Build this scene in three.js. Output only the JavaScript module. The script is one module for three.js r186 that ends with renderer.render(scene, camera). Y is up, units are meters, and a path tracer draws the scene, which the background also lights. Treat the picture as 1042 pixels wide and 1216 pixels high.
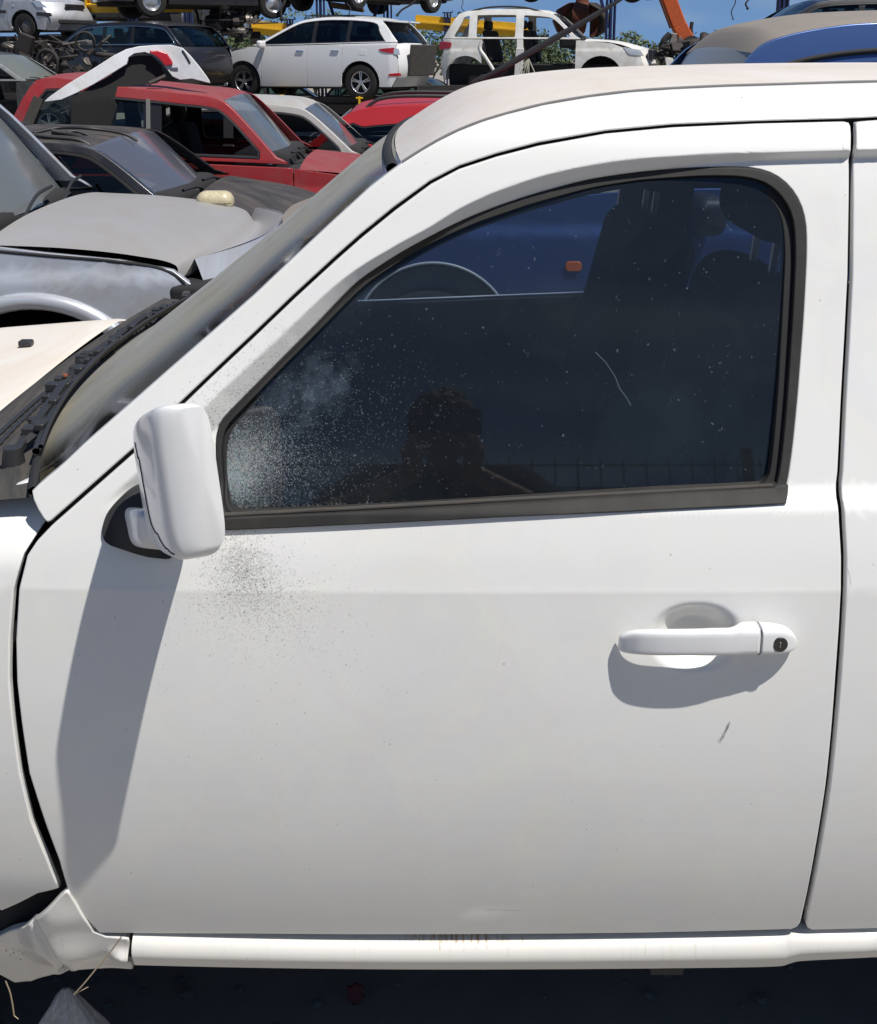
import * as THREE from 'three';
import { mergeGeometries, mergeVertices } from 'three/addons/utils/BufferGeometryUtils.js';
import { RoundedBoxGeometry } from 'three/addons/geometries/RoundedBoxGeometry.js';
import { ImprovedNoise } from 'three/addons/math/ImprovedNoise.js';
import { MarchingCubes } from 'three/addons/objects/MarchingCubes.js';

// ------------------------------------------------------------------ camera, sky, sun, exposure
const scene = new THREE.Scene();
const EYE = 1.75, FOCAL = 1402, MIDX = 521, MIDY = 425, PITCH = Math.atan(360 / 1402);
const camera = new THREE.PerspectiveCamera(2 * Math.atan(791 / FOCAL) * 180 / Math.PI, 1042 / 1582, 0.02, 900);
camera.position.set(0, EYE, 0);
camera.rotation.x = -PITCH;
camera.setViewOffset(1042, 1582, 0, 366, 1042, 1216);
const renderer = new THREE.WebGLRenderer({ antialias: true });
renderer.setSize(877, 1024);
renderer.toneMapping = THREE.LinearToneMapping;
renderer.toneMappingExposure = 1.04;
renderer.shadowMap.enabled = true;

const noise = new ImprovedNoise();
const fbm = (x, y, z, n = 5) => { let s = 0, a = 0.5; for (let i = 0; i < n; i++) { s += a * noise.noise(x, y, z); x *= 2.03; y *= 2.03; z *= 2.03; a *= 0.5; } return s; };
const smooth = (a, b, x) => { const t = Math.min(1, Math.max(0, (x - a) / (b - a))); return t * t * (3 - 2 * t); };
const mix = (a, b, t) => a + (b - a) * t;
const SUN = new THREE.Vector3(0.385, 1.0, 0.32).normalize();
{ // the sky: deep blue overhead, paler at the horizon, thin high cloud
  const W = 1024, H = 512, data = new Float32Array(W * H * 4);
  for (let r = 0; r < H; r++) for (let c = 0; c < W; c++) {
    const el = ((r + 0.5) / H - 0.5) * Math.PI, az = ((c + 0.5) / W - 0.5) * 2 * Math.PI;
    const x = Math.cos(az) * Math.cos(el), y = Math.sin(el), z = Math.sin(az) * Math.cos(el);
    const up = Math.max(0, y), t = Math.pow(1 - up, 3.2);
    const glow = Math.pow(Math.max(0, x * SUN.x + y * SUN.y + z * SUN.z), 24) * 0.25;
    let col = [mix(0.026, 0.160, t) + glow, mix(0.072, 0.300, t) + glow, mix(0.195, 0.540, t) + glow];
    const yy = up + 0.12, n = fbm(x / yy * 1.1 + 7, z / yy * 2.4, 3.7, 6), n2 = fbm(x * 3 + 2, y * 9, z * 3, 5);
    const cl = smooth(0.02, 0.45, n + 0.5 * n2) * 0.5 * smooth(0, 0.03, y);
    col = col.map((v, i) => mix(v, [0.33, 0.41, 0.52][i], cl));
    data.set([...col, 1], (r * W + c) * 4);
  }
  const sky = new THREE.DataTexture(data, W, H, THREE.RGBAFormat, THREE.FloatType);
  sky.mapping = THREE.EquirectangularReflectionMapping; sky.magFilter = THREE.LinearFilter; sky.needsUpdate = true;
  scene.background = sky; scene.environment = sky;
}
const sun = new THREE.DirectionalLight(new THREE.Color(1, 0.955, 0.885), 4.9);
sun.position.copy(SUN).multiplyScalar(60); sun.target.position.set(0, 0, -8);
sun.position.add(sun.target.position);
sun.castShadow = true; sun.shadow.radius = 1; sun.shadow.mapSize.set(4096, 4096);
Object.assign(sun.shadow.camera, { left: -40, right: 40, top: 45, bottom: -45, near: 1, far: 160 });
scene.add(sun, sun.target);

// ------------------------------------------------------------------ helpers
let seedState = 12345;
const rnd = () => { seedState = (seedState * 1664525 + 1013904223) >>> 0; return seedState / 4294967296; };
const rr = (a, b) => a + (b - a) * rnd();
const gauss = () => Math.sqrt(-2 * Math.log(rnd() + 1e-9)) * Math.cos(6.2832 * rnd());
const V = (x, y, z) => new THREE.Vector3(x, y, z);
const SP = Math.sin(PITCH), CP = Math.cos(PITCH);
// direction of sight of a place measured in the photograph: sideways and drop per metre of depth
const sight = (px, py) => { const u = (px - MIDX) / FOCAL, v = (MIDY - py) / FOCAL, q = CP + SP * v; return [u / q, (SP - CP * v) / q]; };
const at = (px, py, d) => { const [a, k] = sight(px, py); return V(a * d, EYE - k * d, -d); };
const hit = (px, py, S, lo = 0.9, hi = 5) => { // where that line meets the surface of depth S(x, h): returns [x, h]
  const [a, k] = sight(px, py);
  let n = 400, d0 = lo, f0 = S(a * lo, EYE - k * lo) - lo;
  for (let i = 1; i <= n; i++) {
    const d1 = lo + (hi - lo) * i / n, f1 = S(a * d1, EYE - k * d1) - d1;
    if (f0 > 0 && f1 <= 0) { let A = d0, B = d1; for (let j = 0; j < 30; j++) { const m = (A + B) / 2; if (S(a * m, EYE - k * m) - m > 0) A = m; else B = m; } return [a * A, EYE - k * A]; }
    d0 = d1; f0 = f1;
  }
  const d = S(a * 1.5, EYE - k * 1.5); return [a * d, EYE - k * d];
};
const numbers = {};
const named = (n) => { const k = numbers[n] = (numbers[n] ?? -1) + 1; return k ? n + '_' + String(k).padStart(3, '0') : n; };
function thing(name, label, category, pos = [0, 0, 0], group, kind) {
  const o = new THREE.Group(); o.name = named(name); o.position.set(...pos);
  o.userData.label = label; o.userData.category = category;
  if (group) o.userData.group = group;
  if (kind) o.userData.kind = kind;
  scene.add(o); return o;
}
const clean = (g) => { // comparable attributes, for merging
  g = g.index ? g : mergeVertices(g);
  for (const k of Object.keys(g.attributes)) if (!['position', 'normal', 'uv'].includes(k)) g.deleteAttribute(k);
  if (!g.attributes.normal) g.computeVertexNormals();
  if (!g.attributes.uv) g.setAttribute('uv', new THREE.BufferAttribute(new Float32Array(g.attributes.position.count * 2), 2));
  return g;
};
const join = (gs) => gs.length === 1 ? clean(gs[0]) : mergeGeometries(gs.map(clean));
function part(name, geo, mat, parent, label) { // geometry in the thing's own axes
  const m = new THREE.Mesh(Array.isArray(geo) ? join(geo) : geo, mat);
  m.name = name; m.castShadow = m.receiveShadow = true; if (label) m.userData.label = label;
  parent.add(m); return m;
}
const shift = (g, x, y, z) => { g.translate(x, y, z); return g; };
function bar(a, b, w, h = w, bevel = 0.12) { // a square beam between two points
  const L = a.distanceTo(b), g = new RoundedBoxGeometry(w, L, h, 1, Math.min(w, h) * bevel);
  const q = new THREE.Quaternion().setFromUnitVectors(V(0, 1, 0), b.clone().sub(a).normalize());
  g.applyQuaternion(q); g.translate((a.x + b.x) / 2, (a.y + b.y) / 2, (a.z + b.z) / 2); return g;
}
const tube = (pts, r, seg = 24, rad = 8, closed = false) => new THREE.TubeGeometry(new THREE.CatmullRomCurve3(pts, closed), seg, r, rad, closed);
function loft(rows, { closed = false, caps = false } = {}) { // rows of points; smooth normals
  const n = rows[0].length, P = [], U = [], I = [];
  rows.forEach((r, i) => r.forEach((p, j) => { P.push(p.x, p.y, p.z); U.push(j / (n - 1), i / Math.max(1, rows.length - 1)); }));
  const m = closed ? n : n - 1;
  for (let i = 0; i + 1 < rows.length; i++) for (let j = 0; j < m; j++) {
    const a = i * n + j, b = i * n + (j + 1) % n, c = a + n, d = (i + 1) * n + (j + 1) % n;
    I.push(a, b, d, a, d, c);
  }
  if (caps) for (const [i, flip] of [[0, true], [rows.length - 1, false]]) {
    const c = rows[i].reduce((s, p) => s.add(p), V(0, 0, 0)).multiplyScalar(1 / n), k = P.length / 3;
    P.push(c.x, c.y, c.z); U.push(0.5, 0.5);
    for (let j = 0; j < m; j++) { const a = i * n + j, b = i * n + (j + 1) % n; flip ? I.push(k, b, a) : I.push(k, a, b); }
  }
  const g = new THREE.BufferGeometry();
  g.setAttribute('position', new THREE.Float32BufferAttribute(P, 3)); g.setAttribute('uv', new THREE.Float32BufferAttribute(U, 2));
  g.setIndex(I); g.computeVertexNormals(); return g;
}
const flipped = (g) => { const a = g.index.array; for (let i = 0; i < a.length; i += 3) { const t = a[i]; a[i] = a[i + 1]; a[i + 1] = t; } const n = g.attributes.normal; for (let i = 0; i < n.array.length; i++) n.array[i] *= -1; return g; };
const mirrorZ = (g) => { g = g.clone(); g.scale(1, 1, -1); const a = g.index.array; for (let i = 0; i < a.length; i += 3) { const t = a[i]; a[i] = a[i + 1]; a[i + 1] = t; } return g; };
const area2 = (p) => p.reduce((s, a, i) => { const b = p[(i + 1) % p.length]; return s + a[0] * b[1] - b[0] * a[1]; }, 0) / 2;
const rounded = (pts, n = 5, closed = true) => { // Catmull-Rom through a closed outline
  const c = new THREE.CatmullRomCurve3(pts.map(([x, y]) => V(x, y, 0)), closed, 'centripetal');
  return c.getPoints(pts.length * n).slice(0, closed ? -1 : undefined).map((p) => [p.x, p.y]);
};
// A sheet-metal panel: an outline with holes in (x, h), laid on the surface of depth S(x, h) (z = -S), with rounded edges that turn back by `deep`
function panel(outline, holes, S, { edge = 0.02, r = 0.002, deep = 0.012, uv = [0, 0, 1, 1], eps = 0.0012, rim = true } = {}) {
  const fine = typeof edge === 'function' ? edge : () => edge;
  const dense = (loop, ccw) => {
    let p = loop.map((a) => [a[0], a[1]]);
    if ((area2(p) > 0) !== ccw) p.reverse();
    if (rim) p = inset(p.filter((a, i) => { const b = p[(i + 1) % p.length]; return Math.hypot(a[0] - b[0], a[1] - b[1]) > 1e-5; }), r);
    const out = [];
    p.forEach((a, i) => { const b = p[(i + 1) % p.length], L = Math.hypot(b[0] - a[0], b[1] - a[1]); if (L < 1e-6) return; const n = Math.max(1, Math.ceil(L / fine((a[0] + b[0]) / 2, (a[1] + b[1]) / 2))); for (let j = 0; j < n; j++) out.push([mix(a[0], b[0], j / n), mix(a[1], b[1], j / n)]); });
    return out;
  };
  const loops = [dense(outline, true), ...(holes ?? []).map((h) => dense(h, false))];
  const pts = loops.flat();
  let tris = THREE.ShapeUtils.triangulateShape(loops[0].map((p) => new THREE.Vector2(...p)), loops.slice(1).map((l) => l.map((p) => new THREE.Vector2(...p))));
  for (let pass = 0; pass < 12; pass++) {
    const mids = new Map(); let any = false;
    const mid = (a, b) => {
      const key = a < b ? a * 1e7 + b : b * 1e7 + a;
      if (mids.has(key)) return mids.get(key);
      const A = pts[a], B = pts[b], mx = (A[0] + B[0]) / 2, my = (A[1] + B[1]) / 2;
      let v = -1;
      if (Math.hypot(A[0] - B[0], A[1] - B[1]) > fine(mx, my) * 1.5) { v = pts.length; pts.push([mx, my]); any = true; }
      mids.set(key, v); return v;
    };
    const next = [];
    for (const [a, b, c] of tris) {
      const x = mid(a, b), y = mid(b, c), z = mid(c, a), k = (x >= 0) + (y >= 0) * 2 + (z >= 0) * 4;
      if (k === 0) next.push([a, b, c]);
      else if (k === 1) next.push([a, x, c], [x, b, c]);
      else if (k === 2) next.push([a, b, y], [a, y, c]);
      else if (k === 4) next.push([a, b, z], [z, b, c]);
      else if (k === 3) next.push([x, b, y], [a, x, y], [a, y, c]);
      else if (k === 6) next.push([y, c, z], [a, b, y], [a, y, z]);
      else if (k === 5) next.push([a, x, z], [x, b, c], [x, c, z]);
      else next.push([a, x, z], [x, b, y], [z, y, c], [x, y, z]);
    }
    tris = next; if (!any) break;
  }
  const P = [], N = [], U = [], I = tris.flat();
  const normal = (x, h) => V((S(x + eps, h) - S(x - eps, h)) / (2 * eps), (S(x, h + eps) - S(x, h - eps)) / (2 * eps), 1).normalize();
  const put = (x, h, z, n) => { P.push(x, h, z); N.push(n.x, n.y, n.z); U.push((x - uv[0]) / uv[2], (h - uv[1]) / uv[3]); return P.length / 3 - 1; };
  for (const [x, h] of pts) put(x, h, -S(x, h), normal(x, h));
  if (rim) for (const l of loops) {
    const n = l.length, rows = [];
    for (let i = 0; i < n; i++) {
      const a = l[(i + n - 1) % n], p = l[i], b = l[(i + 1) % n];
      let tx = b[0] - a[0], ty = b[1] - a[1]; const L = Math.hypot(tx, ty) || 1; tx /= L; ty /= L;
      const o = V(ty, -tx, 0), N0 = normal(p[0], p[1]), z = -S(p[0], p[1]);
      rows.push([[0, 0, N0], [r * 0.7, r * 0.3, N0.clone().add(o).normalize()], [r, r, o], [r, deep, o]].map(([s, t, nn]) => put(p[0] + o.x * s, p[1] + o.y * s, z - t, nn)));
    }
    for (let i = 0; i < n; i++) for (let j = 0; j < 3; j++) { const A = rows[i][j], B = rows[(i + 1) % n][j], C = rows[i][j + 1], D = rows[(i + 1) % n][j + 1]; I.push(A, C, B, B, C, D); }
  }
  const g = new THREE.BufferGeometry();
  g.setAttribute('position', new THREE.Float32BufferAttribute(P, 3)); g.setAttribute('normal', new THREE.Float32BufferAttribute(N, 3)); g.setAttribute('uv', new THREE.Float32BufferAttribute(U, 2));
  g.setIndex(I); return g;
}
const clipX = (poly, x0, keepRight) => { // the part of an outline on one side of x = x0
  const out = [], inside = (p) => keepRight ? p[0] >= x0 : p[0] <= x0;
  poly.forEach((a, i) => { const b = poly[(i + 1) % poly.length], A = inside(a), B = inside(b); if (A) out.push(a); if (A !== B) { const t = (x0 - a[0]) / (b[0] - a[0]); out.push([x0, a[1] + t * (b[1] - a[1])]); } });
  return out;
};
const inset = (poly, m) => { // moves every edge of a counter-clockwise outline inwards; m is one number or one per edge
  const n = poly.length, E = poly.map((a, i) => { const b = poly[(i + 1) % n], dx = b[0] - a[0], dy = b[1] - a[1], l = Math.hypot(dx, dy) || 1e-9; return [dx / l, dy / l, Array.isArray(m) ? m[i] : m]; });
  return poly.map((p, i) => {
    const f = E[(i + n - 1) % n], e = E[i], cross = f[0] * e[1] - f[1] * e[0], dot = f[0] * e[0] + f[1] * e[1];
    if (dot > 0.9 || Math.abs(cross) < 0.05) { let nx = -f[1] - e[1], ny = f[0] + e[0]; const l = Math.hypot(nx, ny) || 1; const k = (f[2] + e[2]) / 2; return [p[0] + nx / l * k, p[1] + ny / l * k]; }
    const x = p[0] + (e[0] * f[2] - f[0] * e[2]) / cross, y = p[1] + (e[1] * f[2] - f[1] * e[2]) / cross, lim = 4 * Math.max(f[2], e[2]), d = Math.hypot(x - p[0], y - p[1]);
    return d <= lim || d === 0 ? [x, y] : [p[0] + (x - p[0]) * lim / d, p[1] + (y - p[1]) * lim / d];
  });
};
const shrink = (poly, m) => { // inset that drops corners which the inward move has turned inside out
  const q = inset(poly, m), n = poly.length, M = (i) => Array.isArray(m) ? m[i] : m;
  const inside = ([x, y]) => { let c = false; for (let i = 0, j = n - 1; i < n; j = i++) if ((poly[i][1] > y) !== (poly[j][1] > y) && x < (poly[j][0] - poly[i][0]) * (y - poly[i][1]) / (poly[j][1] - poly[i][1]) + poly[i][0]) c = !c; return c; };
  return q.filter((p) => inside(p) && poly.every((a, i) => { const b = poly[(i + 1) % n], dx = b[0] - a[0], dy = b[1] - a[1], t = Math.min(1, Math.max(0, ((p[0] - a[0]) * dx + (p[1] - a[1]) * dy) / (dx * dx + dy * dy || 1))); return Math.hypot(p[0] - a[0] - t * dx, p[1] - a[1] - t * dy) >= 0.72 * M(i); }));
};
const soft = (poly, rad = 0.03, n = 4) => { // rounds the corners of an outline
  const out = [], N = poly.length;
  poly.forEach((p, i) => {
    const a = poly[(i + N - 1) % N], b = poly[(i + 1) % N], la = Math.hypot(a[0] - p[0], a[1] - p[1]), lb = Math.hypot(b[0] - p[0], b[1] - p[1]), k = Math.min(rad, la * 0.45, lb * 0.45);
    const A = [p[0] + (a[0] - p[0]) * k / la, p[1] + (a[1] - p[1]) * k / la], B = [p[0] + (b[0] - p[0]) * k / lb, p[1] + (b[1] - p[1]) * k / lb];
    for (let j = 0; j <= n; j++) { const t = j / n; out.push([(1 - t) ** 2 * A[0] + 2 * t * (1 - t) * p[0] + t * t * B[0], (1 - t) ** 2 * A[1] + 2 * t * (1 - t) * p[1] + t * t * B[1]]); }
  });
  return out;
};
function canvasTexture(w, h, draw, srgb = true) {
  const c = document.createElement('canvas'); c.width = w; c.height = h;
  draw(c.getContext('2d'), w, h);
  const t = new THREE.CanvasTexture(c); if (srgb) t.colorSpace = THREE.SRGBColorSpace;
  t.wrapS = t.wrapT = THREE.RepeatWrapping; return t;
}
function pixelTexture(w, h, f, srgb = true) { // f(u, v) returns three values 0..1
  const d = new Uint8Array(w * h * 4);
  for (let y = 0; y < h; y++) for (let x = 0; x < w; x++) { const c = f(x / w, y / h); d.set([c[0] * 255, c[1] * 255, c[2] * 255, 255].map((v) => Math.max(0, Math.min(255, v))), (y * w + x) * 4); }
  const t = new THREE.DataTexture(d, w, h); t.magFilter = THREE.LinearFilter; t.wrapS = t.wrapT = THREE.RepeatWrapping; if (srgb) t.colorSpace = THREE.SRGBColorSpace; t.needsUpdate = true; return t;
}
const phys = (o) => new THREE.MeshPhysicalMaterial(o), std = (o) => new THREE.MeshStandardMaterial(o);
const rgb = (r, g, b) => new THREE.Color().setRGB(r, g, b);
// ------------------------------------------------------------------ materials of the pickup
const U0 = -0.85, H0 = 0.25, UW = 1.65; // the square metre-scaled patch that the paint texture covers
const paintMap = canvasTexture(2048, 2048, (g, w, h) => {
  seedState = 77;
  const X = (x) => (x - U0) / UW * w, Y = (y) => h - (y - H0) / UW * h, M = w / UW;
  g.fillStyle = 'rgb(226,226,224)'; g.fillRect(0, 0, w, h);
  for (let i = 0; i < 260; i++) { // faint uneven film of dust
    const x = rnd() * w, y = rnd() * h, r = rr(60, 320), q = g.createRadialGradient(x, y, 0, x, y, r), a = rr(0.01, 0.035);
    q.addColorStop(0, rnd() < 0.5 ? `rgba(205,196,180,${a})` : `rgba(232,234,238,${a})`); q.addColorStop(1, 'rgba(200,195,185,0)');
    g.fillStyle = q; g.fillRect(x - r, y - r, 2 * r, 2 * r);
  }
  { const q = g.createLinearGradient(0, Y(0.36), 0, Y(0.78)); q.addColorStop(0, 'rgba(176,166,146,0.34)'); q.addColorStop(0.35, 'rgba(190,183,168,0.16)'); q.addColorStop(1, 'rgba(200,190,170,0)'); g.fillStyle = q; g.fillRect(0, Y(0.78), w, h); } // road dust low on the sides
  const dot = (x, y, r, c) => { g.fillStyle = c; g.beginPath(); g.ellipse(X(x), Y(y), r * M, r * M * rr(0.7, 1.3), rnd() * 3, 0, 7); g.fill(); };
  const ink = (a) => `rgba(${rr(52, 78) | 0},${rr(52, 76) | 0},${rr(52, 76) | 0},${a})`;
  for (let i = 0; i < 9000; i++) { // dark overspray below and before the mirror
    const k = Math.abs(gauss()), x = -0.272 + gauss() * (0.018 + k * 0.020) + k * 0.022, y = 1.098 - k * 0.052 + gauss() * 0.020;
    dot(x, y, rr(0.00022, 0.0005) + (rnd() < 0.02 ? 0.0005 : 0), ink(rr(0.2, 0.6)));
  }
  for (let i = 0; i < 300; i++) { const x = -0.23 + gauss() * 0.07, y = 1.12 - Math.abs(gauss()) * 0.17; dot(x, y, rr(0.0003, 0.0008), ink(rr(0.15, 0.45))); }
  for (let i = 0; i < 1900; i++) { const t = rr(0, 1), x = -0.315 + t * 0.155 + gauss() * 0.03, y = 1.245 + t * 0.13 + gauss() * 0.03; dot(x, y, rr(0.0004, 0.0009), ink(rr(0.15, 0.5) * (1 - 0.6 * t))); }
  for (let i = 0; i < 170; i++) dot(rr(U0, 0.8), rr(0.4, 1.7), rr(0.0004, 0.0011), `rgba(90,76,60,${rr(0.15, 0.5)})`);
  const scratch = (x0, y0, x1, y1, wd, c) => { g.strokeStyle = c; g.lineWidth = wd * M; g.lineCap = 'round'; g.beginPath(); g.moveTo(X(x0), Y(y0)); g.quadraticCurveTo(X((x0 + x1) / 2 + rr(-0.004, 0.004)), Y((y0 + y1) / 2), X(x1), Y(y1)); g.stroke(); };
  for (let i = 0; i < 34; i++) { const t = rr(0, 1), o = (rnd() - 0.5) * 0.0058 * (0.35 + t), y0 = 0.864 - t * 0.026, l = rr(0.004, 0.013); scratch(0.4005 - t * 0.0105 + o, y0, 0.4005 - t * 0.0105 + o - l * 0.42, y0 - l, rr(0.0005, 0.0012), `rgba(88,90,97,${rr(0.15, 0.42)})`); } // scuff under the handle
  scratch(0.552, 1.078, 0.556, 1.058, 0.0008, 'rgba(110,105,100,0.55)');
  scratch(0.07, 0.542, 0.12, 0.5395, 0.0012, 'rgba(120,116,108,0.3)');
  for (let i = 0; i < 70; i++) { const x = 0.025 + gauss() * 0.045, l = rr(0.001, 0.004) + (rnd() < 0.12 ? rr(0.002, 0.012) : 0); scratch(x, 0.4765, x + rr(-0.001, 0.001), 0.4765 - l, rr(0.0006, 0.002), `rgba(${rr(110, 150) | 0},${rr(70, 95) | 0},38,${rr(0.08, 0.36)})`); } // rust from the sill seam
  for (let i = 0; i < 26; i++) { const x = rr(-0.6, 0.8); scratch(x, 0.476, x + rr(-0.001, 0.001), 0.476 - rr(0.01, 0.04), rr(0.001, 0.003), `rgba(150,125,85,${rr(0.04, 0.13)})`); }
  for (let i = 0; i < 30; i++) dot(-0.66 + gauss() * 0.01, 0.405 + gauss() * 0.01, rr(0.0006, 0.002), ink(rr(0.3, 0.7)));
});
const paint = phys({ map: paintMap, roughness: 0.42, clearcoat: 0.55, clearcoatRoughness: 0.16, ior: 1.45 });
const dustNoise = (base, dust, amount, sx = 3, sy = 3, seed = 0) => pixelTexture(512, 512, (u, v) => {
  const a = u * 6.2832, b = v * 6.2832; // wraps round in both directions
  const n = fbm(Math.cos(a) * sx + seed, Math.sin(a) * sx + Math.cos(b) * sy, Math.sin(b) * sy + 2.3, 6), n2 = fbm(Math.cos(a) * sx * 7 + seed, Math.sin(a) * sx * 7 + Math.cos(b) * sy * 7, Math.sin(b) * sy * 7, 3);
  const t = Math.min(1, Math.max(0, amount + n * 0.75 + n2 * 0.3));
  return base.map((c, i) => mix(c, dust[i], t));
});
const repeat = (t, x, y) => { t = t.clone(); t.repeat.set(x, y); t.needsUpdate = true; return t; };
const paintPlain = phys({ color: rgb(0.75, 0.76, 0.765), roughness: 0.40, clearcoat: 0.6, clearcoatRoughness: 0.12, ior: 1.45 });
const roofPaint = phys({ map: dustNoise([0.88, 0.87, 0.86], [0.83, 0.785, 0.73], 0.66, 1.2, 1.2, 3), roughness: 0.6, clearcoat: 0.25, clearcoatRoughness: 0.35 });
const hoodPaint = phys({ map: dustNoise([0.88, 0.87, 0.85], [0.84, 0.795, 0.74], 0.62, 1.5, 1.5, 9), roughness: 0.6, clearcoat: 0.2, clearcoatRoughness: 0.35 });
const rubberMap = dustNoise([0.115, 0.113, 0.11], [0.24, 0.232, 0.22], 0.2, 2, 2, 5);
const rubber = std({ map: rubberMap, roughness: 0.72 });
const rubberDark = std({ color: rgb(0.012, 0.012, 0.013), roughness: 0.75 });
const blackPlastic = std({ color: rgb(0.028, 0.028, 0.030), roughness: 0.48 });
const greyPlastic = std({ map: dustNoise([0.19, 0.19, 0.19], [0.36, 0.33, 0.30], 0.4, 3, 3, 12), roughness: 0.85 });
const gapBlack = std({ color: rgb(0.016, 0.016, 0.018), roughness: 0.8 });
const trimDark = std({ color: rgb(0.022, 0.022, 0.024), roughness: 0.9 });
const seatFabric = std({ color: rgb(0.028, 0.028, 0.031), roughness: 0.95 });
const chrome = std({ color: rgb(0.7, 0.7, 0.7), metalness: 1, roughness: 0.2 });

// ------------------------------------------------------------------ the white pickup: the shape of its side
const spline = (pts) => { // monotone cubic through (h, value)
  const n = pts.length, m = [], s = [];
  for (let i = 0; i + 1 < n; i++) s.push((pts[i + 1][1] - pts[i][1]) / (pts[i + 1][0] - pts[i][0]));
  for (let i = 0; i < n; i++) m.push(i === 0 ? s[0] : i === n - 1 ? s[n - 2] : s[i - 1] * s[i] <= 0 ? 0 : (s[i - 1] + s[i]) / 2);
  return (x) => {
    let i = 0; while (i < n - 2 && x > pts[i + 1][0]) i++;
    const h = pts[i + 1][0] - pts[i][0], t = (x - pts[i][0]) / h;
    if (t < 0) return pts[0][1] + m[0] * (x - pts[0][0]);
    if (t > 1) return pts[n - 1][1] + m[n - 1] * (x - pts[n - 1][0]);
    return (1 + 2 * t) * (1 - t) ** 2 * pts[i][1] + t * (1 - t) ** 2 * h * m[i] + t * t * (3 - 2 * t) * pts[i + 1][1] + t * t * (t - 1) * h * m[i + 1];
  };
};
// tilt of the side at each height, integrated to a depth: leans out below, bulges at 0.8, a crease at 1.05, the shoulder, then the leaning-in window frame
const tiltAt = (h) => mix(mix(mix(-0.27, -0.10, smooth(0.44, 0.70, h)), mix(0.06, 0.115, smooth(0.85, 1.04, h)), smooth(0.62, 0.93, h)), 0, 0);
const depthTable = (() => {
  const a = []; let d = 1.531;
  for (let h = 0.3; h < 1.06; h += 0.002) { a.push(d); d += 0.002 * tiltAt(h); }
  return a;
})();
const lowSide = (h) => { const i = Math.min(depthTable.length - 2, Math.max(0, (h - 0.3) / 0.002)), k = Math.floor(i); return mix(depthTable[k], depthTable[k + 1], i - k); };
const CREASE = 1.049, dCrease = lowSide(CREASE);
const upper = spline([[CREASE, dCrease], [1.10, dCrease + 0.0128], [1.155, dCrease + 0.030], [1.22, dCrease + 0.052], [1.34, dCrease + 0.0935], [1.50, dCrease + 0.1475], [1.585, dCrease + 0.178], [1.64, dCrease + 0.203], [1.675, dCrease + 0.228], [1.70, dCrease + 0.262], [1.715, dCrease + 0.30]]);
const plan = (x) => { const t = Math.min(x, 1.0) - 0.05; return 0.013 * (t / 0.6) ** 2 * (x < 0.05 ? 1 : 0.5); };
const side = (h) => { // a small rounding at the crease
  const w = 0.006, t = (h - CREASE) / w;
  if (t < -1) return lowSide(h); if (t > 1) return upper(h);
  const k = (t + 1) / 2; return mix(lowSide(Math.min(h, CREASE)) + Math.max(0, h - CREASE) * 0.115, h < CREASE ? dCrease + (h - CREASE) * 0.25 : upper(h), k * k * (3 - 2 * k));
};
const S0 = (x, h) => side(h) + plan(x);
// the window frame steps inwards below this line, which runs down the pillar and along the roof
const CL = [[95, 622], [150, 571], [205, 519], [235, 490], [260, 465], [300, 427], [340, 392], [400, 334], [460, 295], [507, 270], [544, 247], [587, 227], [639, 209], [700, 195], [760, 187], [830, 183], [907, 180.5], [1009, 177.5], [1042, 177], [1300, 172], [1700, 168]].map(([x, y]) => hit(x, y, S0));
{ const c = new THREE.CatmullRomCurve3(CL.map(([x, h]) => V(x, h, 0)), false, 'centripetal').getPoints(90); CL.length = 0; for (const q of c) CL.push([q.x, q.y]); for (let k = 0; k < 3; k++) { const o = CL.map((a) => a.slice()); for (let i = 1; i + 1 < CL.length; i++) CL[i][1] = o[i][1] * 0.5 + (o[i - 1][1] + o[i + 1][1]) * 0.25; } }
const stepWidth = (x) => mix(mix(0.036, 0.0235, smooth(-0.28, -0.04, x)), 0.0135, smooth(0.26, 0.43, x));
const stepIn = (x, h, raw) => {
  let best = 9, sign = 0;
  for (let i = 0; i + 1 < CL.length; i++) {
    const a = CL[i], b = CL[i + 1], dx = b[0] - a[0], dy = b[1] - a[1], t = Math.min(1, Math.max(0, ((x - a[0]) * dx + (h - a[1]) * dy) / (dx * dx + dy * dy)));
    const ex = x - a[0] - t * dx, ey = h - a[1] - t * dy, d = Math.hypot(ex, ey);
    if (d < best) { best = d; sign = dx * (h - a[1]) - dy * (x - a[0]) < 0 ? 1 : -1; }
  }
  if (raw) return sign * best;
  const w = stepWidth(x);
  const t = Math.min(1, Math.max(0, sign * best / w));
  return sign < 0 ? 0 : Math.min(0.024, w * 0.8 + 0.004) * (t < 0.12 ? t * t / 0.24 : t > 0.88 ? 0.88 - (1 - t) ** 2 / 0.24 + 0.0 : t - 0.06) / 0.88;
};
const S1 = (x, h) => S0(x, h) + (h > 1.13 ? stepIn(x, h) * smooth(1.150, 1.185, h) : 0);
const cupC = hit(826, 757, S0), cupR = [hit(883, 757, S0)[0] - cupC[0], cupC[1] - hit(826, 800, S0)[1]];
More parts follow.
